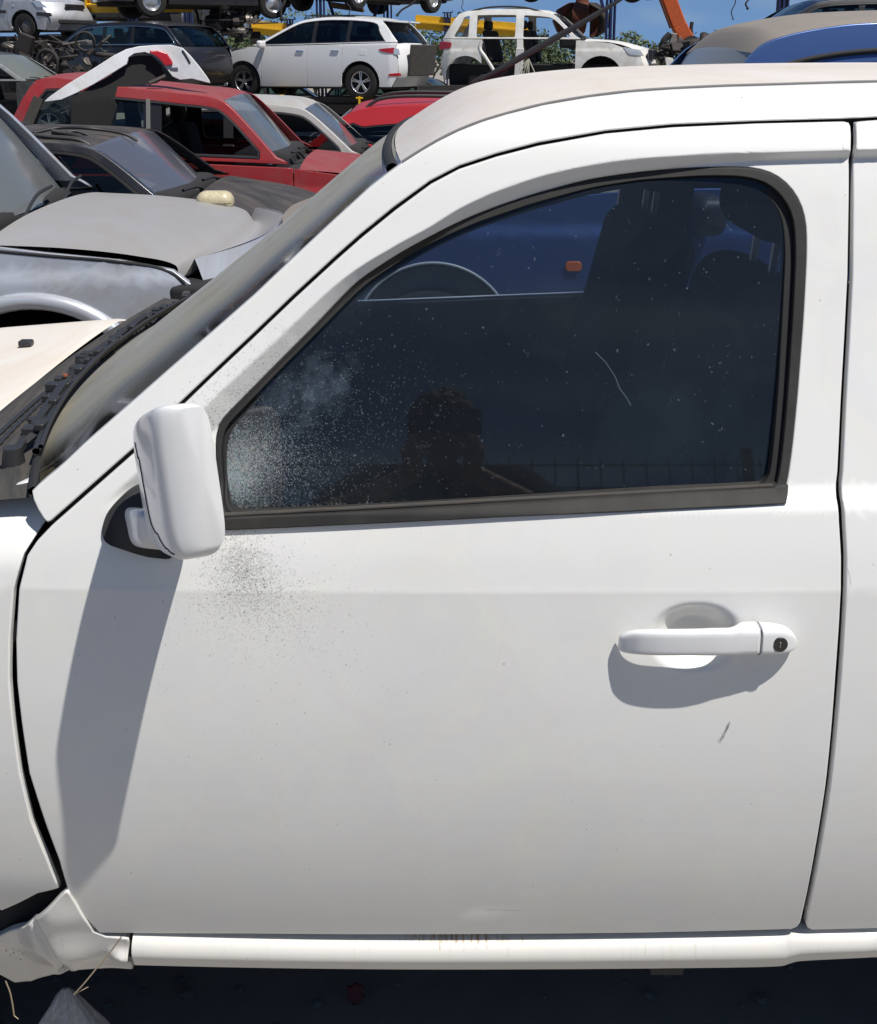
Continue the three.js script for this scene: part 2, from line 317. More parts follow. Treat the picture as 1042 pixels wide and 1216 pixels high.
const S = (x, h) => { // the finished side, with the hollow behind the handle and a shallow dent
  let d = S1(x, h);
  const ex = (x - cupC[0]) / cupR[0], ey = (h - cupC[1]) / cupR[1], r = Math.pow(Math.abs(ex) ** 2.3 + Math.abs(ey) ** 2.3, 1 / 2.3);
  if (r < 1) d += 0.026 * (1 - smooth(0.30, 1.0, r));
  const dx = (x - 0.06) / 0.05, dh = (h - 0.535) / 0.008; if (dx * dx < 4 && dh * dh < 16) d += 0.0004 * Math.exp(-dx * dx * 2 - dh * dh) * (dh > 0 ? 1 : 0.5);
  return d + 0.0006 * noise.noise(x * 5, h * 6, 1.5);
};
const PX = (list, Sf = S1) => list.map(([x, y]) => hit(x, y, Sf));
const UV = [U0, H0, UW, UW];
const TRUCK = [0.4, 0, -2.35];
const truck = thing('white_pickup_truck', 'white double cab pickup truck with grey overspray beside its mirror, filling the foreground', 'pickup truck', TRUCK);
const tp = (name, geo, mat, parent = truck, label) => { const g = Array.isArray(geo) ? join(geo) : geo; if (mat === paint) { const u = g.attributes.uv, q = g.attributes.position; for (let i = 0; i < u.count; i++) u.setXY(i, (q.getX(i) - U0) / UW, (q.getY(i) - H0) / UW); } g.translate(-TRUCK[0], -TRUCK[1], -TRUCK[2]); return part(name, g, mat, parent, label); };
const DC = 2.35; // depth of the truck's centre line
const far = (p) => V(p.x, p.y, -2 * DC - p.z);

// front door, one sheet with its window opening
const doorPx = [[118, 1108], [300, 1109], [520, 1110], [760, 1108], [925, 1104], [940, 1103.5], [947, 1101], [951, 1096], [954, 1083], [969, 1008], [981, 934], [988.5, 860], [993, 800], [997, 745], [999.4, 700], [999.5, 662], [997, 620], [994, 591], [995.2, 560], [999, 480], [1003.5, 400], [1007.3, 327], [1008.5, 250], [1008.8, 194], [1009.5, 186], [1011, 177], [1011.3, 160], [1010.5, 150], [1008.5, 145.8], [1003, 144.6], [900, 147], [800, 151.5], [720, 159], [640, 173.5], [590, 186.5], [546, 201], [512, 219], [470, 250], [430, 282.5], [400, 309], [350, 355], [300, 403], [250, 450], [210, 488.5], [165, 533.5], [110, 582], [60, 626], [44, 643], [32.5, 660], [22.5, 700], [19, 760], [20.2, 810], [25.5, 858], [34.5, 918], [53.5, 977], [70, 1021], [80, 1055], [91, 1072], [102, 1090]];
const O = [[257, 505], [282, 480], [325, 436], [375, 386], [425, 333], [475, 300], [521, 275], [561, 256], [630, 232], [700, 213], [760, 204], [830, 199], [880, 198], [905, 201], [925, 209], [942, 225], [953, 245], [958, 268], [958, 305], [954, 380], [947, 470], [940, 540], [934, 597], [900, 599.5], [600, 612], [266, 628], [260, 600], [256, 540]];
const I0 = [[270, 516], [302, 482], [342, 440], [392, 390], [442, 342], [487, 312], [532, 288], [572, 271], [638, 249], [705, 231], [762, 222], [830, 217], [873, 217], [895, 221], [911, 230], [924, 245], [932, 262], [935, 300], [931, 380], [926, 470], [920, 540], [915, 580], [600, 598], [272, 614], [268, 590], [267, 545]];
const even = (l, step) => { const out = []; l.forEach((a, i) => { const b = l[(i + 1) % l.length]; for (let k = 0, n = Math.max(1, Math.round(Math.hypot(b[0] - a[0], b[1] - a[1]) / step)); k < n; k++) out.push([mix(a[0], b[0], k / n), mix(a[1], b[1], k / n)]); }); return out; };
const smoothLoop = (l, passes = 2) => { for (let k = 0; k < passes; k++) l = l.map((p, i) => { const a = l[(i + l.length - 1) % l.length], b = l[(i + 1) % l.length]; return [p[0] * 0.5 + (a[0] + b[0]) * 0.25, p[1] * 0.5 + (a[1] + b[1]) * 0.25]; }); return l; };
const Opts = smoothLoop(even(PX(O, S1), 0.014)), Ipts = smoothLoop(even(PX(I0, S1), 0.014));
const doorEdge = (x, h) => {
  const nearCup = Math.hypot((x - cupC[0]) / 1.2, h - cupC[1]) < 0.085;
  if (nearCup) return 0.0045;
  if (h > 1.14) { const s = stepIn(x, h, true); return s > -0.006 && s < stepWidth(x) + 0.006 ? 0.0038 : 0.010; }
  if (Math.abs(h - CREASE) < 0.012) return 0.0042;
  if (Math.abs(h - CREASE) < 0.03) return 0.009;
  return 0.022;
};
const door = tp('front_door', panel(PX(doorPx), [inset(Opts.slice().reverse(), 0)], S, { edge: doorEdge, r: 0.0025, uv: UV }), paint);
{ // rubber round the window: a wide outer lip and a deeper inner channel
  const lip = (k) => Opts.map((p) => {
    let b = null, bd = 9;
    Ipts.forEach((q, i) => { const s = Ipts[(i + 1) % Ipts.length], dx = s[0] - q[0], dy = s[1] - q[1], t = Math.min(1, Math.max(0, ((p[0] - q[0]) * dx + (p[1] - q[1]) * dy) / (dx * dx + dy * dy))), e = [q[0] + t * dx, q[1] + t * dy], d = Math.hypot(p[0] - e[0], p[1] - e[1]); if (d < bd) { bd = d; b = e; } });
    return [mix(p[0], b[0], k), mix(p[1], b[1], k)];
  });
  tp('window_seal', panel(Opts, [lip(0.56)], (x, h) => S1(x, h) - 0.0015, { edge: 0.012, r: 0.002, deep: 0.022, uv: UV }), rubber, door);
  tp('window_channel', panel(lip(0.55), [Ipts], (x, h) => S1(x, h) + 0.008, { edge: 0.012, r: 0.0015, deep: 0.02, uv: UV }), rubberDark, door);
  const trim = PX([[262, 612.5], [600, 594.5], [918, 577], [920, 574], [937, 574], [934, 597.5], [920, 598.5], [600, 613], [264, 629]], S1);
  tp('belt_moulding', [panel(trim, [], (x, h) => S1(x, h) - 0.007 + 0.004 * smooth(0.0, 0.012, 0), { edge: 0.015, r: 0.003, deep: 0.03, uv: UV })], rubber, door);
  const lipLine = PX([[264, 612], [430, 603.5], [600, 594], [760, 585.5], [917, 577]], S1).map(([x, h]) => V(x, h + 0.001, -S1(x, h) + 0.002));
  tp('belt_wiper', tube(lipLine, 0.0035, 40, 6), greyPlastic, door);
}
// the pane: tinted, dusty, with overspray at the mirror end
const glassDust = new Float32Array(1);
const GW = 1536, GH = 768, GX = -0.34, GY = 1.12, GS = 0.92;
const drawGlass = (mode) => (g, w, h) => { // mode 0: colour; 1: how much light passes
  seedState = 4711;
  const X = (x) => (x - GX) / GS * w, Y = (y) => h - (y - GY) / (GS / 2) * h, M = w / GS;
  g.fillStyle = mode ? 'rgb(246,246,246)' : 'rgb(140,152,168)'; g.fillRect(0, 0, w, h);
  const dot = (x, y, r, a, c = [150, 160, 165], s = 1) => { g.fillStyle = mode ? `rgba(0,0,0,${a})` : `rgba(${c},${Math.min(1, a * 3)})`; g.beginPath(); g.ellipse(X(x), Y(y), r * M * s, r * M, rnd() * 3, 0, 7); g.fill(); };
  for (let i = 0; i < 46; i++) { const x = rr(GX, 0.6), y = rr(1.13, 1.6), r = rr(0.02, 0.09); dot(x, y, r, 0.006); }
  for (const [x, y, s, n] of [[-0.285, 1.180, 0.022, 7000], [-0.268, 1.215, 0.030, 8000], [-0.235, 1.20, 0.045, 4200], [-0.16, 1.26, 0.08, 1700]])
    for (let i = 0; i < n; i++) dot(x + gauss() * s, y + gauss() * s * 0.8, rr(0.0003, 0.00065), rr(0.15, 0.55), [rr(135, 185) | 0, rr(145, 190) | 0, rr(148, 190) | 0]);
  for (const [x, y, s] of [[-0.215, 1.285, 0.022], [-0.18, 1.30, 0.02], [-0.15, 1.31, 0.018], [-0.275, 1.16, 0.02]]) for (let i = 0; i < 60; i++) dot(x + gauss() * s, y + gauss() * s, rr(0.003, 0.011), 0.022, [120, 160, 180]);
  for (let i = 0; i < 900; i++) { const k = rnd() ** 4; dot(rr(GX, 0.56), rr(1.14, 1.6), 0.0003 + k * 0.0010, rr(0.05, 0.34), [130, 140, 148], rr(1, 2)); }
  for (let i = 0; i < 14; i++) { const x = rr(0.08, 0.42), y = rr(1.2, 1.55); for (let j = 0; j < 5; j++) dot(x + gauss() * 0.003, y + gauss() * 0.004, rr(0.0004, 0.0011), rr(0.05, 0.3)); }
  g.strokeStyle = mode ? 'rgba(0,0,0,0.34)' : 'rgba(140,155,165,0.6)'; g.lineWidth = 0.0010 * M; g.lineCap = 'round';
  const pts = [[711, 425], [724, 438], [735, 455], [741, 470], [750, 482], [754, 490]].map(([px, py]) => hit(px, py, S0)); g.beginPath(); pts.forEach((p, i) => i ? g.lineTo(X(p[0]), Y(p[1])) : g.moveTo(X(p[0]), Y(p[1]))); g.stroke();
  for (let i = 0; i < 260; i++) { const x = rr(-0.28, 0.46); dot(x, 1.150 + x * 0.02 + Math.abs(gauss()) * 0.002, rr(0.0004, 0.0012), rr(0.08, 0.3), [150, 145, 130], 2); }
};
const paneMat = phys({ map: canvasTexture(GW, GH, drawGlass(0)), transmissionMap: canvasTexture(GW, GH, drawGlass(1), false), transmission: 1, thickness: 0, roughness: 0.02, ior: 1.52, color: 0xffffff });
const paneS = (x, h) => S0(x, h) + 0.026;
const paneOutline = Ipts.map(([x, h]) => { const c = [0.1, 1.35], dx = x - c[0], dh = h - c[1], L = Math.hypot(dx, dh); return [x + dx / L * 0.01, h + dh / L * 0.01]; });
const dWin = 0.3057; // the pane itself is flat: it leans in by 17 degrees
const paneFlat = (x, h) => dCrease + 0.030 + 0.040 + (h - 1.155) * dWin + 0.004 * x * x;
tp('window_pane', panel(paneOutline, [], paneFlat, { edge: 0.05, rim: false, uv: [GX, GY, GS, GS / 2] }), paneMat, door);

// door handle: bowl is pressed in the door; grip, key cover and lock stand proud of it
const handleD = (x) => S0(x, cupC[1]) - 0.034;
{
  const denser = (l) => { const out = []; for (let i = 0; i + 1 < l.length; i++) for (let k = 0; k < 4; k++) { const t = k / 4, a = l[Math.max(0, i - 1)], b = l[i], c = l[i + 1], e = l[Math.min(l.length - 1, i + 2)]; out.push(b.map((v, q) => { const f = 0.5 * (2 * b[q] + (c[q] - a[q]) * t + (2 * a[q] - 5 * b[q] + 4 * c[q] - e[q]) * t * t + (3 * b[q] - a[q] - 3 * c[q] + e[q]) * t * t * t); return Math.min(Math.max(b[q], c[q]), Math.max(Math.min(b[q], c[q]), f)); })); } out.push(l[l.length - 1]); return out; };
  const secs = (list) => denser(list).map(([px, y0, y1, out, thick]) => {
    const d = S0(0.3, 0.96) - out, a = at(px, y0, d), b = at(px, y1, d), cx = (a.x + b.x) / 2, ch = (a.y + b.y) / 2, hh = (a.y - b.y) / 2, row = [];
    for (let j = 0; j < 28; j++) { const t = j / 28 * 6.28318, c = Math.cos(t), s = Math.sin(t), e = 0.46; row.push(V(cx, ch + Math.sign(s) * Math.abs(s) ** e * hh, -(d + thick / 2) + Math.sign(c) * Math.abs(c) ** e * thick / 2)); }
    return row;
  });
  const grip = secs([[734.5, 766, 768, 0.006, 0.004], [735.5, 760, 772, 0.010, 0.008], [739, 756.5, 775, 0.015, 0.012], [748, 753.5, 777.5, 0.022, 0.014], [762, 752, 779, 0.030, 0.015], [785, 752, 780, 0.036, 0.016], [820, 752, 780.2, 0.0385, 0.017], [850, 751, 780.2, 0.038, 0.017], [868, 751, 780, 0.0360, 0.018], [878, 749, 780, 0.0345, 0.022], [886, 748.5, 780, 0.0330, 0.030], [903.2, 748.5, 780, 0.0300, 0.032]]);
  tp('door_handle', flipped(loft(grip, { closed: true, caps: true })), paintPlain, door);
  const cap = secs([[904.6, 748.5, 780, 0.0298, 0.032], [920, 748.5, 779.8, 0.0262, 0.028], [932, 749.5, 778.5, 0.0225, 0.024], [940, 752.5, 776, 0.018, 0.020], [945, 757, 772, 0.013, 0.014], [947.5, 762, 767, 0.008, 0.009]]);
  tp('handle_cap', flipped(loft(cap, { closed: true, caps: true })), paintPlain, door);
  { const a = at(904, 750.5, S0(0.3, 0.96) - 0.0292), b = at(904, 778.5, S0(0.3, 0.96) - 0.0292); tp('handle_joint', [shift(new RoundedBoxGeometry(0.0022, a.y - b.y, 0.027, 1, 0.0006), a.x, (a.y + b.y) / 2, a.z - 0.0146)], gapBlack, door); }
  const c = at(926.5, 765.5, S0(0.3, 0.96) - 0.0252), ring = new THREE.TorusGeometry(0.0092, 0.0014, 8, 32), disc = new THREE.CylinderGeometry(0.0088, 0.0088, 0.003, 32); disc.rotateX(Math.PI / 2);
  tp('lock_cylinder', [shift(ring, c.x, c.y, c.z), shift(disc, c.x, c.y, c.z - 0.0004)], std({ color: rgb(0.06, 0.06, 0.06), roughness: 0.35, metalness: 0.6 }), door);
  tp('key_slot', [shift(new RoundedBoxGeometry(0.0018, 0.0085, 0.002, 1, 0.0006), c.x, c.y, c.z + 0.0013)], std({ color: rgb(0.35, 0.35, 0.34), roughness: 0.3, metalness: 1 }), door);
}
// door mirror: black foot on the door, white arm, white shell
{
  const foot = rounded(PX([[143, 591], [160, 578], [178, 574], [190, 596], [206, 660], [186, 661], [160, 651], [134, 647], [125, 640], [122.5, 629], [128, 609]], S0), 4);
  const cF = foot.reduce((s, p) => [s[0] + p[0] / foot.length, s[1] + p[1] / foot.length], [0, 0]);
  tp('mirror_foot', panel(foot, [], (x, h) => S0(x, h) - 0.006 - 0.027 * smooth(0.045, 0.0, Math.hypot(x - cF[0] - 0.012, (h - cF[1]) * 0.8)), { edge: 0.005, r: 0.0018, deep: 0.014 }), std({ color: rgb(0.026, 0.026, 0.028), roughness: 0.85 }), door);
  const ell = (c, ax, hh, hd, e, n = 36) => { // cross-section in the plane of height and ax
    const row = []; for (let j = 0; j < n; j++) { const t = j / n * 6.28318, co = Math.cos(t), si = Math.sin(t); row.push(c.clone().addScaledVector(ax, Math.sign(co) * Math.abs(co) ** e * hd).add(V(0, Math.sign(si) * Math.abs(si) ** e * hh, 0))); } return row;
  };
  // arm from the foot out to the shell
  const armA = at(160, 626, S0(-0.4, 1.15) + 0.01), armB = at(188, 630, 1.40);
  const arm = [0, 0.15, 0.5, 1].map((t) => ell(armA.clone().lerp(armB, t), V(0.96, 0, 0.28), mix(0.030, 0.026, t), mix(0.023, 0.030, t), 0.55));
  tp('mirror_arm', flipped(loft(arm, { closed: true, caps: true })), paintPlain, door);
  // the shell: from its inner end by the door to its rounded outer end
  const inner = at(196, 570, 1.46), outer = at(228, 573, 1.275), ax = V(-(inner.z - outer.z), 0, inner.x - outer.x).normalize().multiplyScalar(-1);
  if (ax.x < 0) ax.negate();
  const rows = [];
  for (let i = 0; i <= 30; i++) {
    const u = i / 30, cap = u > 0.84 ? Math.sqrt(Math.max(0.0, 1 - ((u - 0.84) / 0.16) ** 2.4)) : 1, cap0 = u < 0.12 ? 0.90 + 0.10 * Math.sqrt(u / 0.12) : 1;
    const c = inner.clone().lerp(outer, u);
    const hh = mix(0.088, 0.097, u) * (0.86 + 0.14 * cap) * cap0, hd = mix(0.033, 0.0295, u) * (0.62 + 0.38 * cap) * cap0;
    c.addScaledVector(ax, -0.010 * Math.sin(u * 3.0) + 0.014 * (1 - cap)); c.y += 0.004 * (1 - cap) - (1 - u) * 0.006;
    const row = ell(c, ax, hh, hd, 0.40, 56);
    row.forEach((p) => { const q = (p.y - c.y) / hh; p.x -= 0.0075 * q; if (q < 0) p.y += 0.012 * (1 - u) * -q; });
    rows.push(row);
  }
  const shellGeo = loft(rows, { closed: true, caps: true });
  const shell = tp('mirror_housing', shellGeo, paintPlain, door);
  const seamPts = []; for (let k = 0; k <= 14; k++) { const s = k / 14, i = Math.round(mix(12, 27, s)), j = Math.round(mix(25, 36, s)), a = rows[i][j], c = rows[i].reduce((q, v) => q.add(v), V(0, 0, 0)).multiplyScalar(1 / 56); seamPts.push(a.clone().add(a.clone().sub(c).normalize().multiplyScalar(0.0002))); }
  tp('shell_seam', tube(seamPts, 0.0011, 40, 5), gapBlack, shell);
}
// rear door, just beginning at the right of the picture
const rearPx = [[958, 1104.5], [965, 1105], [1000, 1105], [1042, 1103], [1300, 1095], [1500, 1088]];
{
  const top = PX([[1042, 143], [1016.5, 145], [1017, 170], [1016.5, 178], [1014.5, 188], [1013, 196], [1012.6, 327], [1009, 400], [1004.5, 480], [1000.8, 560], [1000, 591], [1003.5, 625], [1005.5, 662], [1005, 700], [1002.6, 745], [999, 800], [994, 858], [986, 934], [974, 1008], [959, 1083], [957.5, 1097], [959.5, 1102.5], [965, 1104.5], [1042, 1102.5]]);
  const bot = top[top.length - 1], up = top[0];
  const out = [...top.slice(1, -1), bot, [1.46, bot[1] + 0.004], [1.54, 0.75], [1.54, 1.16], [1.50, 1.64], up];
  const win = PX([[1075, 207], [1095, 200], [1250, 197]]).concat([[1.38, 1.57], [1.44, 1.3], [1.46, 1.17]], PX([[1070, 594], [1068, 400]]));
  const rd = tp('rear_door', panel(out, [soft(win, 0.05)], S1, { edge: (x, h) => x < 0.62 ? (h > 1.15 ? Math.min(0.009, doorEdge(x, h)) : 0.02) : 0.04, r: 0.0025, uv: UV }), paint);
  tp('window_seal', panel(soft(win, 0.05), [soft(inset(area2(win) > 0 ? win : win.slice().reverse(), 0.022), 0.04)], (x, h) => S1(x, h) + 0.004, { edge: 0.03, r: 0.003, deep: 0.02 }), rubber, rd);
  tp('window_pane', panel(soft(win, 0.05), [], (x, h) => paneFlat(x, h), { edge: 0.08, rim: false, uv: [GX, GY, GS, GS / 2] }), phys({ color: rgb(0.19, 0.23, 0.29), transmission: 1, thickness: 0, roughness: 0.02, ior: 1.52 }), rd);
}
// cab side: roof rail and windscreen pillar in one piece, above the doors
const pillarTop = [[37.5, 583], [70, 556], [100, 527.5], [150, 484], [200, 440], [250, 396.5], [300, 352.5], [350, 305], [400, 258.5], [440, 222], [462, 205], [478, 193.6]];
const seam = [[478, 193.6], [501, 179], [520, 168], [544, 156], [573, 144.6], [601.5, 136], [645, 125], [700, 115.5], [750, 109.5], [800, 106], [860, 103.2], [918, 101.5], [980, 99.5], [1042, 98]];
{
  const low = [[1042, 139.5], [1012, 141], [900, 144], [800, 148], [720, 155.5], [640, 169.5], [590, 182.5], [546, 197], [511, 215], [468, 246], [428, 278.5], [398, 305], [348, 351], [298, 399], [248, 446], [207, 485], [162, 529.5], [107, 578], [60.5, 619], [57, 622], [52, 617], [45, 606], [39.5, 594]];
  const l = PX(low, S0), a = PX(pillarTop, S0), b = PX(seam.slice(1), S0), e = b[b.length - 1];
  const out = [...l, ...a, ...b, [1.62, e[1] - 0.008], [1.66, 1.3], [1.68, 0.8], [1.60, 0.8], [1.60, 1.2], [1.56, l[0][1] - 0.012]];
  tp('cab_side', panel(out, [], S0, { edge: 0.012, r: 0.003, deep: 0.03, uv: UV }), paint);
  const ditch = PX(seam, S0).concat([[1.62, e[1] - 0.008]]).map(([x, h]) => V(x, h + 0.001, -S0(x, h) - 0.003));
  tp('roof_moulding', tube(ditch, 0.0028, 90, 6), std({ color: rgb(0.16, 0.16, 0.165), roughness: 0.7 }));
}
// roof: domed between the two seams, dipping to the windscreen
{
  const pts = PX(seam, S0); pts.push([0.9, pts[13][1] + 0.002], [1.3, pts[13][1] - 0.002], [1.62, pts[13][1] - 0.012]);
  const c = new THREE.CatmullRomCurve3(pts.map(([x, h]) => V(x, h, -S0(x, h)))), rows = [], x0 = pts[0][0];
  for (const p of c.getPoints(70)) {
    const row = [], cr = 0.021 * smooth(0, 0.17, p.x - x0 - 0.0) + 0.002, q = far(p);
    for (let j = 0; j <= 40; j++) { const s = j / 20 - 1, t = 1 - Math.abs(s) ** 3.2; row.push(V(p.x - 0.030 * (1 - s * s) * (1 - smooth(0, 0.5, p.x - x0)), p.y - 0.001 + cr * t, mix(p.z, q.z, j / 40) - 0.004 * (j === 0) + 0.004 * (j === 40))); }
    rows.push(row);
  }
  const roof = flipped(loft(rows));
  tp('roof', roof, roofPaint);
  const head = rows[0].map((p) => V(p.x - 0.012, p.y - 0.011, p.z));
  tp('windscreen_seal', tube(head.slice(1, -1), 0.009, 40, 8), rubber);
  tp('headlining', [shift(new RoundedBoxGeometry(1.35, 0.02, 1.2, 1, 0.008), 0.92, 1.615, -DC)], trimDark);
}
// windscreen: bowed forward, dust on the middle of it
const dustGlass = pixelTexture(512, 256, (u, v) => { const n = fbm(u * 14, v * 3, 1.5, 5), s = fbm(u * 60, v * 6, 4.5, 4); const t = 0.5 + n * 0.5 + s * 0.35; return [mix(0.46, 0.66, t), mix(0.455, 0.63, t), mix(0.40, 0.55, t)]; });
let dustRough;
const dustPass = pixelTexture(512, 256, (u, v) => {
  const edge = smooth(0.03, 0.16, Math.min(u, 1 - u) + 0.02 * fbm(v * 9, u * 4, 2.2, 3)), n = fbm(u * 9, v * 12, 7.5, 5), arc = smooth(0.010, 0.0, Math.abs(Math.hypot((u - 0.14) * 1.6, v - 0.05) - 0.16)) * 0.2;
  const t = 1 - Math.min(0.9, Math.max(0, 0.05 + edge * (0.62 + n * 0.5) + arc)); return [t, t, t];
}, false);
dustRough = pixelTexture(256, 64, (u) => { const r = mix(0.06, 0.7, smooth(0.03, 0.16, Math.min(u, 1 - u))); return [r, r, r]; }, false);
const screenMat = phys({ map: dustGlass, transmissionMap: dustPass, transmission: 1, thickness: 0, roughness: 1, roughnessMap: dustRough, specularIntensity: 0.8, ior: 1.5 });
{
  const edge = new THREE.CatmullRomCurve3(PX(pillarTop, S0).map(([x, h]) => V(x + 0.004, h - 0.002, -S0(x, h) - 0.012))).getPoints(30), rows = [], rim = [];
  edge.forEach((p, i) => {
    const t = i / 30, b = mix(0.118, 0.036, t ** 0.8), q = far(p), row = [];
    for (let j = 0; j <= 48; j++) { const s = j / 24 - 1; row.push(V(p.x - b * (1 - Math.abs(s) ** 2.2), p.y - 0.04 * (1 - t) * (s + 1) / 2, mix(p.z, q.z, j / 48))); }
    rows.push(row);
  });
  tp('windscreen', flipped(loft(rows)), screenMat);
  const base = rows[0];
  tp('cowl_seal', tube(base.filter((_, i) => i % 3 === 0).map((p) => V(p.x - 0.006, p.y - 0.004, p.z)), 0.008, 40, 6), rubber);
  // cowl panel between bonnet and glass, with the two wipers lying on it
  const cowl = [0, 1, 2, 3, 4, 5].map((k) => base.map((p, j) => V(mix(p.x - 0.012, -0.80 - 0.02 * Math.sin(j / 48 * Math.PI), k / 5), p.y - 0.012 - [0, 0.004, 0.022, 0.024, 0.018, 0.05][k], p.z)));
  const cw = tp('cowl_panel', loft(cowl), greyPlastic);
  const slots = []; for (let j = 4; j < 46; j += 1) for (const k of [0.50, 0.60]) { const p = base[j], x = mix(p.x - 0.012, -0.80, k); slots.push(shift(new RoundedBoxGeometry(0.009, 0.004, 0.030, 1, 0.0015), x, p.y - 0.032, p.z)); }
  tp('cowl_grille', slots, blackPlastic, cw).userData.kind = 'stuff';
  seedState = 222; const links = []; for (let j = 6; j < 44; j++) { const p = base[j], q = base[j + 1]; links.push(bar(V(p.x - 0.03 + rr(-0.01, 0.01), p.y + rr(-0.006, 0.012), p.z), V(q.x - 0.022 + rr(-0.012, 0.012), q.y + rr(-0.004, 0.014), q.z + rr(-0.01, 0.01)), rr(0.006, 0.016), rr(0.006, 0.012))); if (j % 2) links.push(shift(new RoundedBoxGeometry(rr(0.012, 0.03), rr(0.008, 0.02), rr(0.012, 0.028), 1, 0.003), p.x - 0.03 + rr(-0.014, 0.012), p.y + rr(0, 0.014), p.z)); }
  tp('wiper_linkage', links, blackPlastic, cw).userData.kind = 'stuff';
  for (const [j0, j1] of [[4, 24], [22, 42]]) {
    const A = base[j0], B = base[j1], pts = []; for (let k = 0; k <= 6; k++) { const j = Math.round(mix(j0, j1, k / 6)), p = base[j]; pts.push(V(p.x - 0.008 + 0.012 * k / 6, p.y + 0.010 + 0.014 * k / 6, p.z)); }
    const w = tp('wiper', [tube(pts, 0.006, 20, 6), tube(pts.map((p) => V(p.x + 0.008, p.y + 0.008, p.z)), 0.004, 20, 5), bar(V(A.x - 0.05, A.y - 0.005, A.z - 0.02), pts[3].clone().add(V(-0.006, 0.012, 0)), 0.014, 0.010)], blackPlastic);
    const cap = new THREE.CylinderGeometry(0.014, 0.018, 0.03, 16); tp('wiper_pivot', [shift(cap, A.x - 0.05, A.y - 0.005, A.z - 0.02)], blackPlastic, w);
    const links = []; for (let k = 1; k < 6; k++) { const p = pts[k]; links.push(shift(new RoundedBoxGeometry(0.016, 0.014, 0.03, 1, 0.004), p.x - 0.003, p.y + 0.008, p.z)); } tp('blade_clip', links, blackPlastic, w).userData.kind = 'stuff';
  }
  { const c = at(78, 449, 2.2); tp('washer_cap', [new THREE.SphereGeometry(0.006, 12, 8).translate(c.x, c.y + 0.004, c.z)], std({ color: rgb(0.20, 0.06, 0.03), roughness: 0.8 }), cw); }
}
// front wing, bonnet
const fenderS = (x, h) => S0(x, h) + 0.0015 + (h < 0.6 ? 0.012 * smooth(0.6, 0.45, h) : 0) + (h > 1.07 ? 3.2 * (h - 1.07) ** 2 * 3 : 0);
{
  const edge = PX([[50.5, 621.5], [45, 630], [27, 660], [16, 700], [11.5, 760], [11, 810], [15.5, 858], [23.5, 918], [37.5, 977], [55.6, 1021], [70, 1057]], S0);
  const low = PX([[58, 1060], [44, 1063.5], [22, 1076], [0, 1087]], S0);
  const arch = []; for (let i = 0; i <= 14; i++) { const a = -0.25 + (Math.PI + 0.3) * i / 14; arch.push([-1.17 + 0.42 * Math.cos(a), 0.42 + 0.42 * Math.sin(a)]); }
  const topEdge = PX([[36, 585], [41, 598], [47, 612]], S0);
  const out = [...topEdge, ...edge, ...low, ...arch.filter((p) => p[0] < -0.80), [-1.75, 0.45], [-1.80, 0.75], [-1.78, 0.98], [-1.4, 1.04], [-0.95, 1.085], [-0.75, 1.108]];
  tp('front_wing', panel(out, [], (x, h) => fenderS(x, h), { edge: (x) => x > -0.8 ? 0.012 : 0.04, r: 0.003, uv: UV }), paint);
  const rows = [], prof = [[-0.795, 1.106], [-0.81, 1.112], [-0.9, 1.106], [-1.1, 1.09], [-1.4, 1.05], [-1.6, 1.00], [-1.74, 0.93]];
  for (const [x, h] of prof) { const row = []; for (let j = 0; j <= 50; j++) { const s = j / 25 - 1; row.push(V(x + 0.015 * Math.abs(s) ** 3 + (x > -0.82 ? 0.02 * (1 - s * s) * -1 : 0), h - 0.004 + 0.006 * (1 - s * s) - 0.055 * smooth(0.62, 1.0, Math.abs(s)), -DC - s * -0.80 * -1)); } rows.push(row); }
  const hoodGeo = loft(rows);
  tp('bonnet', hoodGeo, hoodPaint);
  const c = at(31, 405, 2.62); tp('washer_jet', [new RoundedBoxGeometry(0.03, 0.014, 0.026, 1, 0.004).translate(c.x, 1.1125, c.z)], blackPlastic);
  tp('engine_bay_edge', [shift(new RoundedBoxGeometry(0.02, 0.05, 1.5, 1, 0.005), -0.80, 1.055, -DC)], gapBlack);
}
